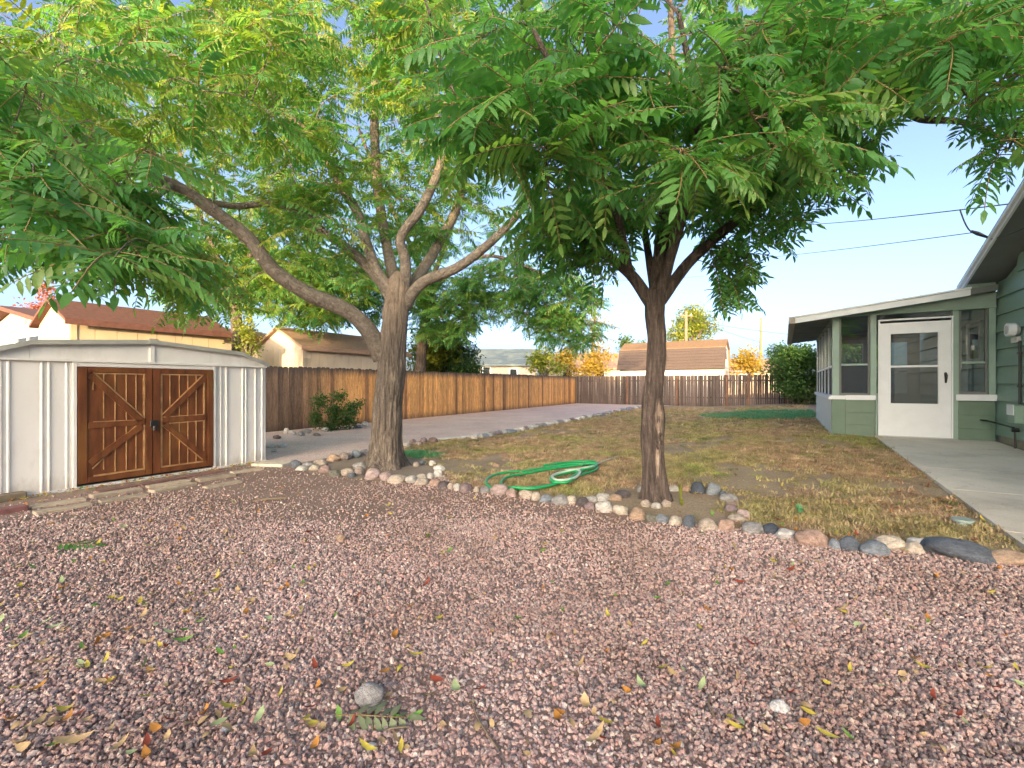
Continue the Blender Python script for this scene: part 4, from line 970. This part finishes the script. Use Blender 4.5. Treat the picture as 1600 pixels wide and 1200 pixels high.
limbs1 = [
 Lm([(598, 560, Y1), (578, 520, Y1-.1), (545, 487, Y1-.2), (480, 458, Y1-.4), (425, 420, Y1-.6), (388, 372, Y1-.8), (335, 330, Y1-1.1), (270, 288, Y1-1.5), (190, 262, Y1-2.0), (100, 215, Y1-2.4), (30, 180, Y1-2.7)], [0.143, 0.126, 0.118, 0.109, 0.101, 0.088, 0.076, 0.063, 0.050, 0.038, 0.025]),
 Lm([(618, 475, Y1), (592, 437, Y1+.1), (552, 396, Y1+.2), (505, 362, Y1+.1), (465, 328, Y1), (415, 318, Y1-.2), (365, 322, Y1-.4), (300, 308, Y1-.8), (230, 285, Y1-1.2)], [0.101, 0.084, 0.071, 0.063, 0.055, 0.050, 0.046, 0.038, 0.025]),
 Lm([(620, 470, Y1), (590, 425, Y1), (572, 378, Y1+.1), (560, 335, Y1+.3), (528, 282, Y1+.5), (497, 225, Y1+.7), (440, 170, Y1+.8), (412, 110, Y1+1), (385, 50, Y1+1.2), (370, -40, Y1+1.4)], [0.101, 0.084, 0.076, 0.071, 0.071, 0.067, 0.067, 0.059, 0.050, 0.034]),
 Lm([(624, 470, Y1), (612, 420, Y1+.4), (598, 350, Y1+.9), (588, 268, Y1+1.3), (585, 170, Y1+1.6), (588, 80, Y1+1.8), (592, -30, Y1+2)], [0.109, 0.092, 0.084, 0.084, 0.076, 0.063, 0.042]),
 Lm([(628, 470, Y1), (634, 410, Y1), (626, 372, Y1-.1), (660, 322, Y1-.2), (687, 258, Y1-.2), (696, 187, Y1-.1), (700, 104, Y1), (690, 10, Y1)], [0.101, 0.080, 0.071, 0.067, 0.059, 0.050, 0.042, 0.029]),
 Lm([(630, 470, Y1), (655, 430, Y1+.5), (684, 383, Y1+.9), (716, 318, Y1+1.2), (725, 250, Y1+1.5), (722, 150, Y1+1.7), (730, 40, Y1+1.8)], [0.101, 0.092, 0.084, 0.076, 0.067, 0.050, 0.034]),
 Lm([(630, 480, Y1), (660, 442, Y1-.05), (715, 418, Y1-.2), (765, 380, Y1-.4), (805, 340, Y1-.6), (840, 290, Y1-.8)], [0.101, 0.084, 0.071, 0.063, 0.050, 0.025]),
 Lm([(270, 288, Y1-1.5), (200, 330, Y1-2.4), (140, 330, Y1-3.2), (90, 320, Y1-3.8)], [0.042, 0.034, 0.025, 0.015]),
 Lm([(440, 170, Y1+.8), (330, 120, Y1+.6), (220, 60, Y1+.2), (120, 20, Y1-.4)], [0.050, 0.042, 0.034, 0.021]),
]
sprays1 = [(230, 100, 270, 130, 4.6, 9, 135), (520, 80, 220, 130, 6, 9.5, 125), (700, 110, 110, 110, 6.3, 9, 45), (110, 345, 160, 75, 2.5, 3.8, 32), (50, 180, 110, 130, 2.9, 5, 34), (240, 400, 70, 50, 3.6, 4.8, 10), (340, 450, 60, 35, 6.2, 7.5, 10),
           (420, 300, 190, 90, 6, 9, 40), (560, 330, 120, 80, 6.6, 9, 22), (690, 290, 100, 80, 6.6, 9, 30), (300, -110, 400, 80, 6, 9, 22)]
make_tree('compound_leaf_tree', 'big multi-limbed shade tree with furrowed grey trunk beside the metal shed', (b1.x, Y1, 0), tr1, root_flare, limbs1, sprays1, M_BARK, FR_G, colM, 8, 300, None, (.5, 1.25), lim1)
b2 = ray(1027, 786); Y2 = b2.y+.13; z2 = b2.z
tr2 = [at(1027, 792, Y2), at(1025, 770, Y2), at(1022, 735, Y2), at(1019, 690, Y2), at(1021, 655, Y2), at(1020, 620, Y2), at(1024, 580, Y2), at(1026, 530, Y2), at(1023, 490, Y2), at(1023, 455, Y2)]
tr2_r = [.145, .122, .106, .103, .108, .094, .086, .086, .09, .095]
limbs2 = [
 Lm([(1018, 475, Y2), (985, 428, Y2), (948, 400, Y2-.1), (905, 376, Y2-.2), (850, 330, Y2-.4), (800, 260, Y2-.8)], [0.070, 0.058, 0.047, 0.043, 0.035, 0.020]),
 Lm([(1022, 470, Y2), (1028, 410, Y2+.1), (1034, 350, Y2+.2), (1045, 290, Y2+.3), (1040, 200, Y2+.4), (1050, 90, Y2+.5), (1045, -30, Y2+.6)], [0.070, 0.058, 0.055, 0.051, 0.047, 0.039, 0.023]),
 Lm([(1028, 470, Y2), (1045, 410, Y2-.1), (1058, 368, Y2-.2), (1075, 300, Y2-.5), (1090, 220, Y2-.9), (1080, 120, Y2-1.2), (1060, 20, Y2-1.4)], [0.066, 0.051, 0.047, 0.039, 0.035, 0.027, 0.016]),
 Lm([(1032, 470, Y2), (1075, 412, Y2), (1130, 362, Y2-.1), (1180, 322, Y2-.2), (1250, 280, Y2-.4), (1320, 260, Y2-.6)], [0.066, 0.055, 0.051, 0.043, 0.031, 0.016]),
 Lm([(1045, 290, Y2+.3), (1140, 235, Y2+.1), (1250, 190, Y2-.2), (1330, 166, Y2-.4), (1390, 166, Y2-.6), (1440, 186, Y2-.8), (1500, 190, Y2-1), (1552, 210, Y2-1.1), (1620, 230, Y2-1.2)], [0.043, 0.039, 0.035, 0.033, 0.031, 0.030, 0.023, 0.020, 0.012]),
 Lm([(1330, 166, Y2-.4), (1380, 110, Y2-.5), (1450, 60, Y2-.7), (1540, 30, Y2-.9)], [0.031, 0.027, 0.020, 0.012]),
 Lm([(985, 428, Y2), (965, 340, Y2-.6), (930, 240, Y2-1.2), (880, 140, Y2-1.6), (830, 40, Y2-1.8)], [0.039, 0.035, 0.031, 0.023, 0.014]),
 Lm([(1024, 465, Y2), (1012, 390, Y2+.3), (1000, 310, Y2+.6), (985, 210, Y2+.8), (990, 90, Y2+1)], [.05, .04, .035, .03, .02]),
 Lm([(1030, 440, Y2), (1050, 350, Y2+.5), (1085, 260, Y2+.9), (1130, 150, Y2+1.2), (1150, 30, Y2+1.3)], [.05, .04, .035, .03, .02]),
]
sprays2 = [(1000, 190, 290, 110, 2.7, 3.9, 38), (830, 130, 130, 110, 2.7, 3.8, 22), (1150, 210, 190, 100, 2.9, 4.6, 36), (1020, 30, 420, 90, 3.4, 6.5, 58), (1190, 320, 110, 45, 4.2, 5.4, 16), (1135, 420, 42, 45, 4.4, 5.4, 20), (910, 370, 95, 65, 4.2, 5.4, 34), (1030, 300, 150, 50, 4.8, 6.2, 30),
           (1350, 90, 190, 80, 3, 5.6, 50), (1545, 200, 45, 50, 2.9, 3.7, 8), (1560, 70, 90, 80, 3, 4.6, 22), (1300, 230, 70, 50, 3.8, 5.2, 14), (1100, -110, 350, 70, 4, 6, 14)]
def scars(t):
    for si, (px, py, hh, ww) in enumerate(((1024, 652, .34, .1), (1021, 722, .42, .06), (1023, 690, .07, .06))):
        cx = at(1020, py, Y2).x; cz = at(px, py, Y2).z; rt = .106; x0 = at(px, py, Y2).x-cx
        mb = MB(); nr, na_ = 4, 28; vs_, fs_ = [], []
        rim = []
        for i in range(nr+1):
            for k in range(na_):
                a = 2*math.pi*k/na_; q = i/nr*(1+.38*mn.noise(Vector((math.cos(a)*1.7, math.sin(a)*1.7, si*9)))+.16*mn.noise(Vector((math.cos(a)*5, math.sin(a)*5, si*5))))
                xx = max(-.11, min(.11, x0+math.cos(a)*ww*.5*q)); zz = math.sin(a)*hh*.5*q
                rr = rt*(1.16-.08*(1-i/nr)**.7) + .004*mn.noise(Vector((xx*40, zz*14, si)))
                vs_.append((cx+xx, Y2-math.sqrt(max(1e-4, rr*rr-xx*xx)), cz+zz))
                if i == nr: rim.append(Vector(vs_[-1]))
        for i in range(nr):
            for k in range(na_): fs_.append((i*na_+k, i*na_+(k+1) % na_, (i+1)*na_+(k+1) % na_, (i+1)*na_+k))
        mb.add(vs_, fs_); sc1 = mb.build('bark_scar', M_WOUND, t, smooth=True)
        MB().tube(rim+[rim[0]], [.013+.008*mn.noise(Vector((k*.7, si, 3))) for k in range(na_+1)], 6, False).build('callus_rim', M_BARK2, sc1, smooth=True)
make_tree('slim_tree', 'slimmer shade tree with scarred dark trunk ringed by rocks in mid yard', (b2.x, Y2, z2), tr2, tr2_r, limbs2, sprays2, M_BARK2, FR_G, colG, 8, 300, scars, (.5, 1.25), lim2)
# same kind of tree beyond the cedar fence, catching the low sun
Y3 = 19.2
tr3 = [Vector((at(655, 600, Y3).x, Y3, 0)), at(658, 560, Y3), at(665, 500, Y3), at(672, 440, Y3)]
limbs3 = [Lm([(668, 470, Y3), (700, 430, Y3-.5), (760, 400, Y3-1.5), (830, 420, Y3-2.5), (890, 450, Y3-3)], [.11, .09, .07, .05, .03]),
          Lm([(670, 450, Y3), (640, 380, Y3), (600, 300, Y3), (560, 200, Y3)], [.12, .1, .08, .05]), Lm([(672, 445, Y3), (710, 340, Y3), (740, 220, Y3), (760, 100, Y3)], [.11, .09, .07, .04]),
          Lm([(668, 480, Y3), (700, 470, Y3-.5), (740, 490, Y3-1)], [.07, .05, .03]), Lm([(668, 480, Y3), (610, 450, Y3-.3), (550, 440, Y3-.6)], [.07, .05, .03])]
sprays3 = [(705, 480, 70, 50, 17.5, 20, 130), (860, 470, 70, 50, 15.5, 17.2, 95), (780, 445, 70, 40, 16.5, 18.5, 60), (700, 300, 160, 120, 17, 21, 70), (560, 260, 160, 150, 17, 21, 60), (890, 515, 45, 28, 15.8, 16.8, 34), (540, 450, 80, 55, 17.5, 20, 110), (640, 400, 70, 60, 17.5, 20, 60)]
make_tree('fence_tree', 'leafy tree beyond the cedar fence, right of the big trunk', tuple(tr3[0]), tr3, [.24, .2, .17, .15], limbs3, sprays3, M_BARK2, FR_G, colG, 7, 0, None, (1, 1.5))
Y4 = 15.0
tr4 = [Vector((at(372, 600, Y4).x, Y4, 0)), at(372, 540, Y4), at(368, 490, Y4), at(362, 440, Y4)]
limbs4 = [Lm([(364, 450, Y4), (330, 380, Y4), (300, 300, Y4), (270, 200, Y4)], [.1, .08, .06, .04]), Lm([(364, 450, Y4), (400, 380, Y4), (440, 280, Y4), (460, 160, Y4)], [.1, .08, .06, .04]), Lm([(366, 470, Y4), (420, 430, Y4), (480, 400, Y4)], [.07, .05, .03]), Lm([(366, 470, Y4), (300, 430, Y4), (220, 400, Y4)], [.07, .05, .03])]
sprays4 = [(470, 450, 110, 60, 13.5, 17, 130), (360, 420, 150, 60, 13.5, 17, 100), (300, 300, 190, 110, 13, 18, 90), (480, 330, 130, 130, 13, 18, 60), (200, 180, 180, 120, 13, 18, 60), (420, 120, 200, 110, 13, 18, 70)]
make_tree('yellow_leaf_tree', 'sunlit yellow green tree standing behind the cream sheds', tuple(tr4[0]), tr4, [.2, .17, .15, .13], limbs4, sprays4, M_BARK2, FR_Y, colM, 7, 0, None, (1, 1.6))  # part of the sunlit yellow sits in the leaf colours

# ------------------------------------------------------------------ shrubs and distant trees
def clump(name, mat, n=16, r=.22, L=.09, wd=.03, seed=0):
    rr = random.Random(seed); mb = MB()
    for _ in range(n):
        v = Vector((rr.gauss(0, 1), rr.gauss(0, 1), rr.gauss(0, 1))).normalized(); b = v*r*rr.uniform(.2, 1); d = (v+Vector((rr.uniform(-.7, .7), rr.uniform(-.7, .7), rr.uniform(-.6, .4)))).normalized()
        up = Vector((rr.uniform(-.6, .6), rr.uniform(-.6, .6), 1)); s = d.cross(up).normalized(); l = L*rr.uniform(.7, 1.3); w_ = wd*rr.uniform(.8, 1.3); k = s.cross(d)*w_*.3
        mb.add([b, b+d*l*.45-s*w_+k, b+d*l*.45+s*w_+k, b+d*l, b+d*l*.5], [(0, 4, 1), (0, 2, 4), (1, 4, 3), (4, 2, 3)])
    return mb.mesh(name, mat)
def foliage_tree(name, label, cat, base, blobs, dens, mat, stems, barkm=M_BARK2, lsize=1., group=None, clr=.22, n=16, L=.09, wd=.03):
    """blobs: (centre, rx, ry, rz); leaf clumps through their volume with gaps; stems: (pts, radii)"""
    t = thing(name, label, cat, base, 0, group); off = Vector(base); ORG[t.name] = off
    for pts, r in stems:
        mb = MB(); limb(mb, pts, r, 8, 4); mb.build('trunk' if cat == 'tree' else 'stem', barkm, t, smooth=True)
    P = []
    for (c, rx, ry, rz) in blobs:
        k = int(dens*4.2*rx*ry*rz)+8
        for _ in range(k):
            v = np.array([random.gauss(0, 1) for _ in range(3)]); v /= np.linalg.norm(v); u = random.random()**.45
            wob = 1+.32*mn.noise(Vector(v*2.1)+Vector(c))+.15*mn.noise(Vector(v*5)+Vector(c))
            p = np.array(c)+v*u*wob*np.array([rx, ry, rz])
            if mn.noise(Vector(p*(1.6/max(.6, rz))+7)) > -.22: P.append(p)
    col = proto_collection('clump_'+name+str(len(bpy.data.collections)), [clump('clump', mat, n, clr*lsize, L*lsize, wd*lsize, i) for i in range(4)])
    P = np.array(P)
    scatter('foliage' if cat != 'tree' else 'crown', col, P, rng.uniform(-.7, .7, (len(P), 3))+np.array([0, 0, 3])*rng.random((len(P), 1)), rng.uniform(.7, 1.3, len(P)), t, off)
    return t
bb = ray(522, 672)
bl = []
for (px, py, r) in ((500, 625, .2), (528, 620, .2), (551, 640, .24), (522, 645, .3), (495, 655, .22), (540, 658, .26), (512, 665, .22), (562, 632, .14)):
    c = at(px, py, bb.y+random.uniform(-.25, .25)); bl.append((tuple(c), r, r, r*.85))
stems = [([bb+Vector((random.uniform(-.08, .08), 0, 0)), Vector(b_[0]).lerp(bb, .5)+Vector((0, 0, .05)), Vector(b_[0])], [.014, .01, .005]) for b_ in bl]
foliage_tree('fence_shrub', 'leafy green shrub growing at the cedar fence foot', 'shrub', tuple(bb), bl, 900, M_DARKG, stems, lsize=.6)
b_ = ray(1235, 637)
def big_bush(px0, px1, ytop, Y, k):
    out = []
    for _ in range(k):
        px = random.uniform(px0, px1); py = random.uniform(ytop+15, 622); Yq = Y+random.uniform(-.8, .8)
        out.append((tuple(at(px, py, Yq)), random.uniform(.5, .8), random.uniform(.5, .8), random.uniform(.35, .6)))
    return out
Yb = 22.5
foliage_tree('lilac_bush', 'large rounded green bush before the far fence by the porch', 'shrub', (at(1250, 600, Yb).x, Yb, .2), big_bush(1212, 1300, 535, Yb, 26), 55, M_DARKG, [([Vector((at(1250, 600, Yb).x+d, Yb, .15)), Vector((at(1250, 600, Yb).x+d*3, Yb, 1.4)), Vector((at(1250, 600, Yb).x+d*4, Yb, 2.4))], [.05, .04, .02]) for d in (-.25, -.05, .15, .3)], lsize=1.25)
foliage_tree('lilac_bush', 'second green bush seen through the porch windows', 'shrub', (at(1400, 600, 20).x, 20, .25), big_bush(1300, 1480, 515, 20, 44), 50, M_DARKG, [([Vector((at(1400, 600, 20).x+d, 20, .15)), Vector((at(1400, 600, 20).x+d*4, 20, 2.2))], [.05, .02]) for d in (-.3, .1, .35)], lsize=1.25)
def far_tree(label, px, ytop, ybot, wpx, Y, mat, name='far_tree', dens=.9, bark_=M_BARK2, lsz=3., k=9):
    b = at(px, 600, Y); zt, zb = at(px, ytop, Y).z, at(px, ybot, Y).z; hw = wpx*Y/FPX/2
    bl = []
    for _ in range(k):
        u = random.random(); z = zb+(zt-zb)*(.2+.65*u); s = hw*(1-.45*u)
        bl.append(((b.x+random.uniform(-.6, .6)*s, Y+random.uniform(-.5, .5)*s, z), s*.55, s*.55, max(.3, (zt-zb)*.2)))
    base = (b.x, Y, 0)
    st_ = [([Vector(base), Vector((b.x, Y, zb*.6+zt*.1)), Vector((b.x+.1*hw, Y, zt*.75))], [max(.06, hw*.09), max(.05, hw*.06), .03])]
    for _ in range(4):
        c = random.choice(bl)[0]; st_.append(([Vector((b.x, Y, max(.8, zb*.7))), Vector((b.x, Y, zb)).lerp(Vector(c), .5), Vector(c)], [hw*.05, hw*.035, .02]))
    foliage_tree(name, label, 'tree', base, bl, dens, mat, st_, bark_, lsz, 'distant trees')
far_tree('broad sunlit yellow green tree behind the barn roof', 1080, 478, 545, 105, 52, M_YELG, dens=2.2, k=14)
far_tree('dark green conifer left of the barn', 975, 522, 575, 34, 58, M_CONIF, 'conifer_tree', dens=3)
far_tree('dark green conifer just left of the slim trunk', 1000, 524, 575, 26, 58, M_CONIF, 'conifer_tree', dens=3)
far_tree('small golden tree right of the barn', 1168, 545, 590, 55, 42, M_GOLD, dens=4)
far_tree('golden autumn tree over the cedar fence, leftmost of three', 848, 540, 590, 70, 42, M_YELG, dens=3)
far_tree('golden autumn tree over the cedar fence, middle of three', 888, 546, 590, 60, 45, M_GOLD, dens=3)
far_tree('golden autumn tree over the fence corner, rightmost of three', 938, 540, 590, 66, 45, M_GOLD, dens=2.5)
far_tree('tall sparse pale tree behind the hanging leaf sprays', 925, 440, 590, 110, 60, M_GOLD, dens=.25, lsz=2.5)
far_tree('rust red tree behind the yellow shed', 62, 440, 510, 75, 26, M_RUST, dens=4, lsz=1.6)
yb = W(-13.0, 14.8)
far_tree('rounded yellow green bush tree over the cedar fence', 690, 498, 600, 130, 22.5, M_YELG, 'fence_bush', dens=26, lsz=1.4, k=22)
far_tree('green bush tree over the cedar fence beside the far house', 722, 530, 604, 80, 22, M_DARKG, 'fence_bush', dens=30, lsz=1.3, k=16)
far_tree('yellow green sapling behind the grey shed roof', 385, 470, 590, 60, 12.6, M_YELG, 'sapling', dens=22, lsz=.9)

# ------------------------------------------------------------------ hose, plants, lawn bits
M_HOSE = paint('green_hose', (.02, .34, .11), .35, .15, 30, 0); M_HOSE2 = paint('hose_highlight_and_end', (.5, .6, .48), .4, .1, 30, 0)  # pale tone paints the coil's highlight and colours the hose end
hz = ray(850, 745)
ho = thing('garden_hose', 'coiled green garden hose lying on the lawn behind the rocks', 'hose', tuple(hz)); ORG[ho.name] = hz
def G(px, py, h=.012): 
    p = ray(px, py); return p + Vector((0, 0, h+.01))
loop1 = [(770, 771), (760, 763), (764, 753), (785, 746), (820, 742), (860, 735), (900, 731), (930, 733), (931, 740), (905, 750), (880, 760), (850, 768), (815, 771), (790, 768), (783, 760), (795, 752), (830, 745), (870, 738), (915, 732)]
loop2 = [(915, 735), (932, 735), (925, 742), (895, 748), (868, 754), (860, 760), (868, 766), (890, 763), (902, 756), (900, 748), (880, 748), (862, 756), (865, 764), (885, 766), (900, 758)]
loop3 = [(800, 772), (830, 774), (860, 768), (885, 760), (905, 748), (925, 737), (932, 731), (915, 728), (880, 731), (850, 736)]
rr_ = [.019]
for lp_, mm, hh in ((loop1, M_HOSE, .04), (loop3, M_HOSE, .06), (loop2, M_HOSE, .075), ([(x_+3, y_-1) for x_, y_ in loop2[2:11]], M_HOSE2, .09)):  # last loop is a pale partial copy, a painted highlight on the coil
    MB().tube(smooth_path([G(*p, hh+random.uniform(0, .012)) for p in lp_], 6), .016, 8).build('hose_loop', mm, ho, smooth=True)
MB().tube(smooth_path([G(925, 738, .05), G(940, 728, .05), G(962, 717, .015)], 6), .008, 8).build('hose_end', M_HOSE2, ho, smooth=True)
MB().tube([G(962, 717, .015), G(966, 715.5, .015)], .014, 10).build('nozzle', M_GREYM, ho)
# valve box
vb_p = ray(1504, 822); vb = thing('valve_box', 'round pale green valve box lid in the lawn by the patio', 'valve box', tuple(vb_p)); ORG[vb.name] = vb_p
M_VB = paint('valve_green', (.3, .38, .34), .6, .1, 10, .05)
MB().tube([vb_p+Vector((0, 0, -.05)), vb_p+Vector((0, 0, .045))], [.068, .064], 24).build('body', M_VB, vb); MB().tube([vb_p+Vector((0, 0, .046)), vb_p+Vector((0, 0, .06))], [.072, .07], 24).build('lid', M_VB, vb)
# weeds
def weed(px, py, n, h, label, mat, wd=.01, spread=.05):
    b = ray(px, py); t = thing('weed', label, 'plant', tuple(b)); ORG[t.name] = b
    for i in range(n):
        a = random.uniform(0, 6.28); l = h*random.uniform(.6, 1.1); lean = random.uniform(.1, .7)*spread/.05
        d = Vector((math.cos(a), math.sin(a), 0)); s = Vector((-math.sin(a), math.cos(a), 0))*wd
        p1 = b+d*l*.25*lean+Vector((0, 0, l*.6)); p2 = b+d*l*.6*lean+Vector((0, 0, l))
        MB().add([b-s*.6, b+s*.6, p1+s, p1-s, p2], [(0, 1, 2, 3), (3, 2, 4)]).build('blade', mat, t)
weed(1063, 787, 6, .2, 'upright green weed at the slim tree foot', M_YELG, .011, .02)
weed(1066, 791, 9, .07, 'low yellowing weed at the slim tree foot', M_YELG, .012, .06)
weed(1250, 806, 22, .1, 'bluish green weed clump in the lawn near the border', M_LUSH, .012, .08)
weed(668, 842, 9, .05, 'small green sprig lying on the gravel in mid yard', M_YELG, .009, .08)

# ------------------------------------------------------------------ fallen leaves and twigs
def leaf_shape(name, L, wd, curl):
    mb = MB()
    def pt(t, x): return Vector((L*(t-.5), x*wd, .004 + curl*L*(t-.5)**2*1.2 + .25*abs(x)*wd))
    mb.add([pt(0, 0), pt(.25, -.8), pt(.25, 0), pt(.25, .8), pt(.55, -1), pt(.55, 0), pt(.55, .9), pt(.82, -.5), pt(.82, 0), pt(.82, .5), pt(1, 0)],
           [(0, 2, 1), (0, 3, 2), (1, 2, 5, 4), (2, 3, 6, 5), (4, 5, 8, 7), (5, 6, 9, 8), (7, 8, 10), (8, 9, 10)])
    return mb.mesh(name, M_LITTER, smooth=True)
LS_ = [leaf_shape('fallen_leaf', .085, .015, .5), leaf_shape('fallen_leaf', .07, .019, 1.1), leaf_shape('fallen_leaf', .1, .014, .9), leaf_shape('fallen_leaf', .06, .017, -.4)]
LC = {'yellow': (.52, .42, .06), 'tan': (.5, .35, .17), 'pale green': (.38, .46, .22), 'green': (.16, .32, .05), 'red brown': (.3, .06, .03), 'orange': (.5, .22, .04)}
big = [(265, 1000, 'pale green', 1.4), (285, 1012, 'green', 1.2), (245, 985, 'pale green', .9), (118, 1173, 'tan', 1.5), (228, 1176, 'red brown', 1.), (121, 1132, 'red brown', 1.), (98, 1124, 'yellow', 1.1), (405, 1135, 'pale green', 1.2), (355, 1120, 'yellow', 1.2), (684, 1076, 'red brown', 1.3), (712, 1090, 'pale green', 1.2),
       (823, 1128, 'tan', 1.2), (915, 1114, 'tan', 1.2), (930, 1170, 'tan', 1.4), (1001, 1083, 'pale green', 1.1), (1155, 1140, 'pale green', 1.1), (1293, 1164, 'yellow', 1.1), (1340, 985, 'pale green', 1.), (1425, 990, 'yellow', .9), (1546, 936, 'yellow', .9), (950, 972, 'yellow', 1.), (1092, 989, 'yellow', .8), (880, 965, 'green', .8), (862, 917, 'green', .7),
       (55, 1090, 'orange', 1.), (60, 1143, 'tan', 1.1), (30, 925, 'yellow', 1.2), (85, 990, 'pale green', 1.1), (150, 955, 'green', 1.1), (160, 885, 'yellow', 1.1), (115, 883, 'green', 1.1), (185, 948, 'yellow', 1.), (240, 940, 'tan', 1.2), (420, 975, 'pale green', 1.1), (240, 860, 'yellow', 1.), (475, 850, 'yellow', .9), (590, 920, 'pale green', .9), (300, 1005, 'tan', 1.), (455, 1040, 'tan', 1.1), (487, 1145, 'yellow', 1.), (650, 1035, 'yellow', 1.), (625, 1055, 'yellow', .9), (600, 1062, 'orange', .9), (1415, 868, 'yellow', .9), (1355, 867, 'yellow', .9), (1430, 1060, 'tan', .8), (575, 1185, 'yellow', 1.), (345, 925, 'orange', .8), (690, 872, 'yellow', .8), (15, 990, 'pale green', 1.)]
for (px, py, c, s) in big:
    rank = sorted(q[0] for q in big if q[2] == c).index(px)
    g_ = ray(px, py); o = bpy.data.objects.new('fallen_leaf', random.choice(LS_)); link(o); o.location = g_+Vector((0, 0, .032)); o.scale = (s*.8, s*.8, s*.8); o.rotation_euler = (random.uniform(-.3, .3), random.uniform(-.25, .25), random.uniform(0, 6.28))
    b = random.uniform(.85, 1.15); o.color = (*(x*b for x in LC[c]), 1); tag(o, f'fallen {c} leaf on the gravel, {ordw(rank)} {c} one counted from the left', 'leaf', f'{c} fallen leaves on the gravel')
lm = [leaf_mat('litter_'+n_.replace(' ', '_'), [tuple(x*.8 for x in c), c], (1, 1, 1), .1, .7) for n_, c in LC.items()]
lit = []
for i in range(14):
    me = LS_[i % 4].copy(); me.materials.clear(); me.materials.append(lm[[0, 1, 1, 1, 2, 5, 0, 1, 3, 1, 4, 1, 0, 5][i]]); lit.append(me)
litc = proto_collection('litter', lit)
LPp = []
for _ in range(900):
    px, py = random.uniform(-20, 1620), 760+random.random()**1.2*440
    if random.random() > (1.0 if px < 500 else .35): continue
    p = ray(px, py)
    if inpoly([p.x], [p.y], yard_poly)[0]: LPp.append((p.x, p.y, p.z+.026))
for _ in range(260):
    f = random.uniform(1.3, 4.4); q = W(NS+.06+random.random()**2*.22, f); LPp.append((q.x, q.y, .02))
for _ in range(420):
    p = ray(random.uniform(1050, 1560), random.uniform(665, 860))
    if inpoly([p.x], [p.y], lawn_poly)[0]: LPp.append((p.x, p.y, p.z+.03))
LPp = np.array(LPp)
li = scatter('leaf_litter', litc, LPp, np.stack([rng.normal(0, .3, len(LPp)), rng.normal(0, .3, len(LPp)), rng.uniform(0, 6.28, len(LPp))], 1), rng.uniform(.4, .85, len(LPp)))
tag(li, 'small dry yellow and tan leaf litter over gravel and lawn', 'leaf litter')
M_WILT = leaf_mat('wilted_leaf', [(.2, .24, .12), (.3, .32, .18)], (1, 1, 1), .15, .7)
def ground_frond(px, py, yaw, s, label, mat):
    me = frond('frond', mat, .34, 7, .05, 77); p = ray(px, py); o = bpy.data.objects.new('wilted_frond', me); link(o); o.location = p+Vector((-.5*.34*s*math.cos(yaw), -.5*.34*s*math.sin(yaw), .035)); o.rotation_euler = (.25, -.05, yaw); o.scale = (s, s, s*.8)
    tag(o, label, 'leaf')
ground_frond(580, 1135, .1, .75, 'wilted compound leaf lying below the grey cobble', M_WILT)
ground_frond(115, 858, .15, .9, 'fallen green compound leaf on the gravel before the shed', M_LEAF)
M_TWIG = paint('dry_twig', (.2, .15, .1), .9)
for (a, b, l) in (((740, 1110), (778, 1180), 'thin bent dry twig on the gravel right of the cobble'), ((618, 1036), (621, 1068), 'short pale twig standing above the grey cobble'), ((395, 785), (448, 781), 'dark broken twig on the gravel before the big tree'), ((600, 1150), (640, 1144), 'grey twig beside the wilted compound leaf'), ((1110, 1090), (1118, 1130), 'thin tan twig on the gravel at lower right')):
    A, B = ray(*a), ray(*b); m = (A+B)/2+Vector((random.uniform(-.02, .02), random.uniform(-.02, .02), .012))
    o = MB().tube(smooth_path([A+Vector((0, 0, .018)), m+Vector((0, 0, .012)), B+Vector((0, 0, .02))], 5), .0035 if a[0] != 395 else .012, 6).build('twig', M_TWIG); tag(o, l, 'twig')
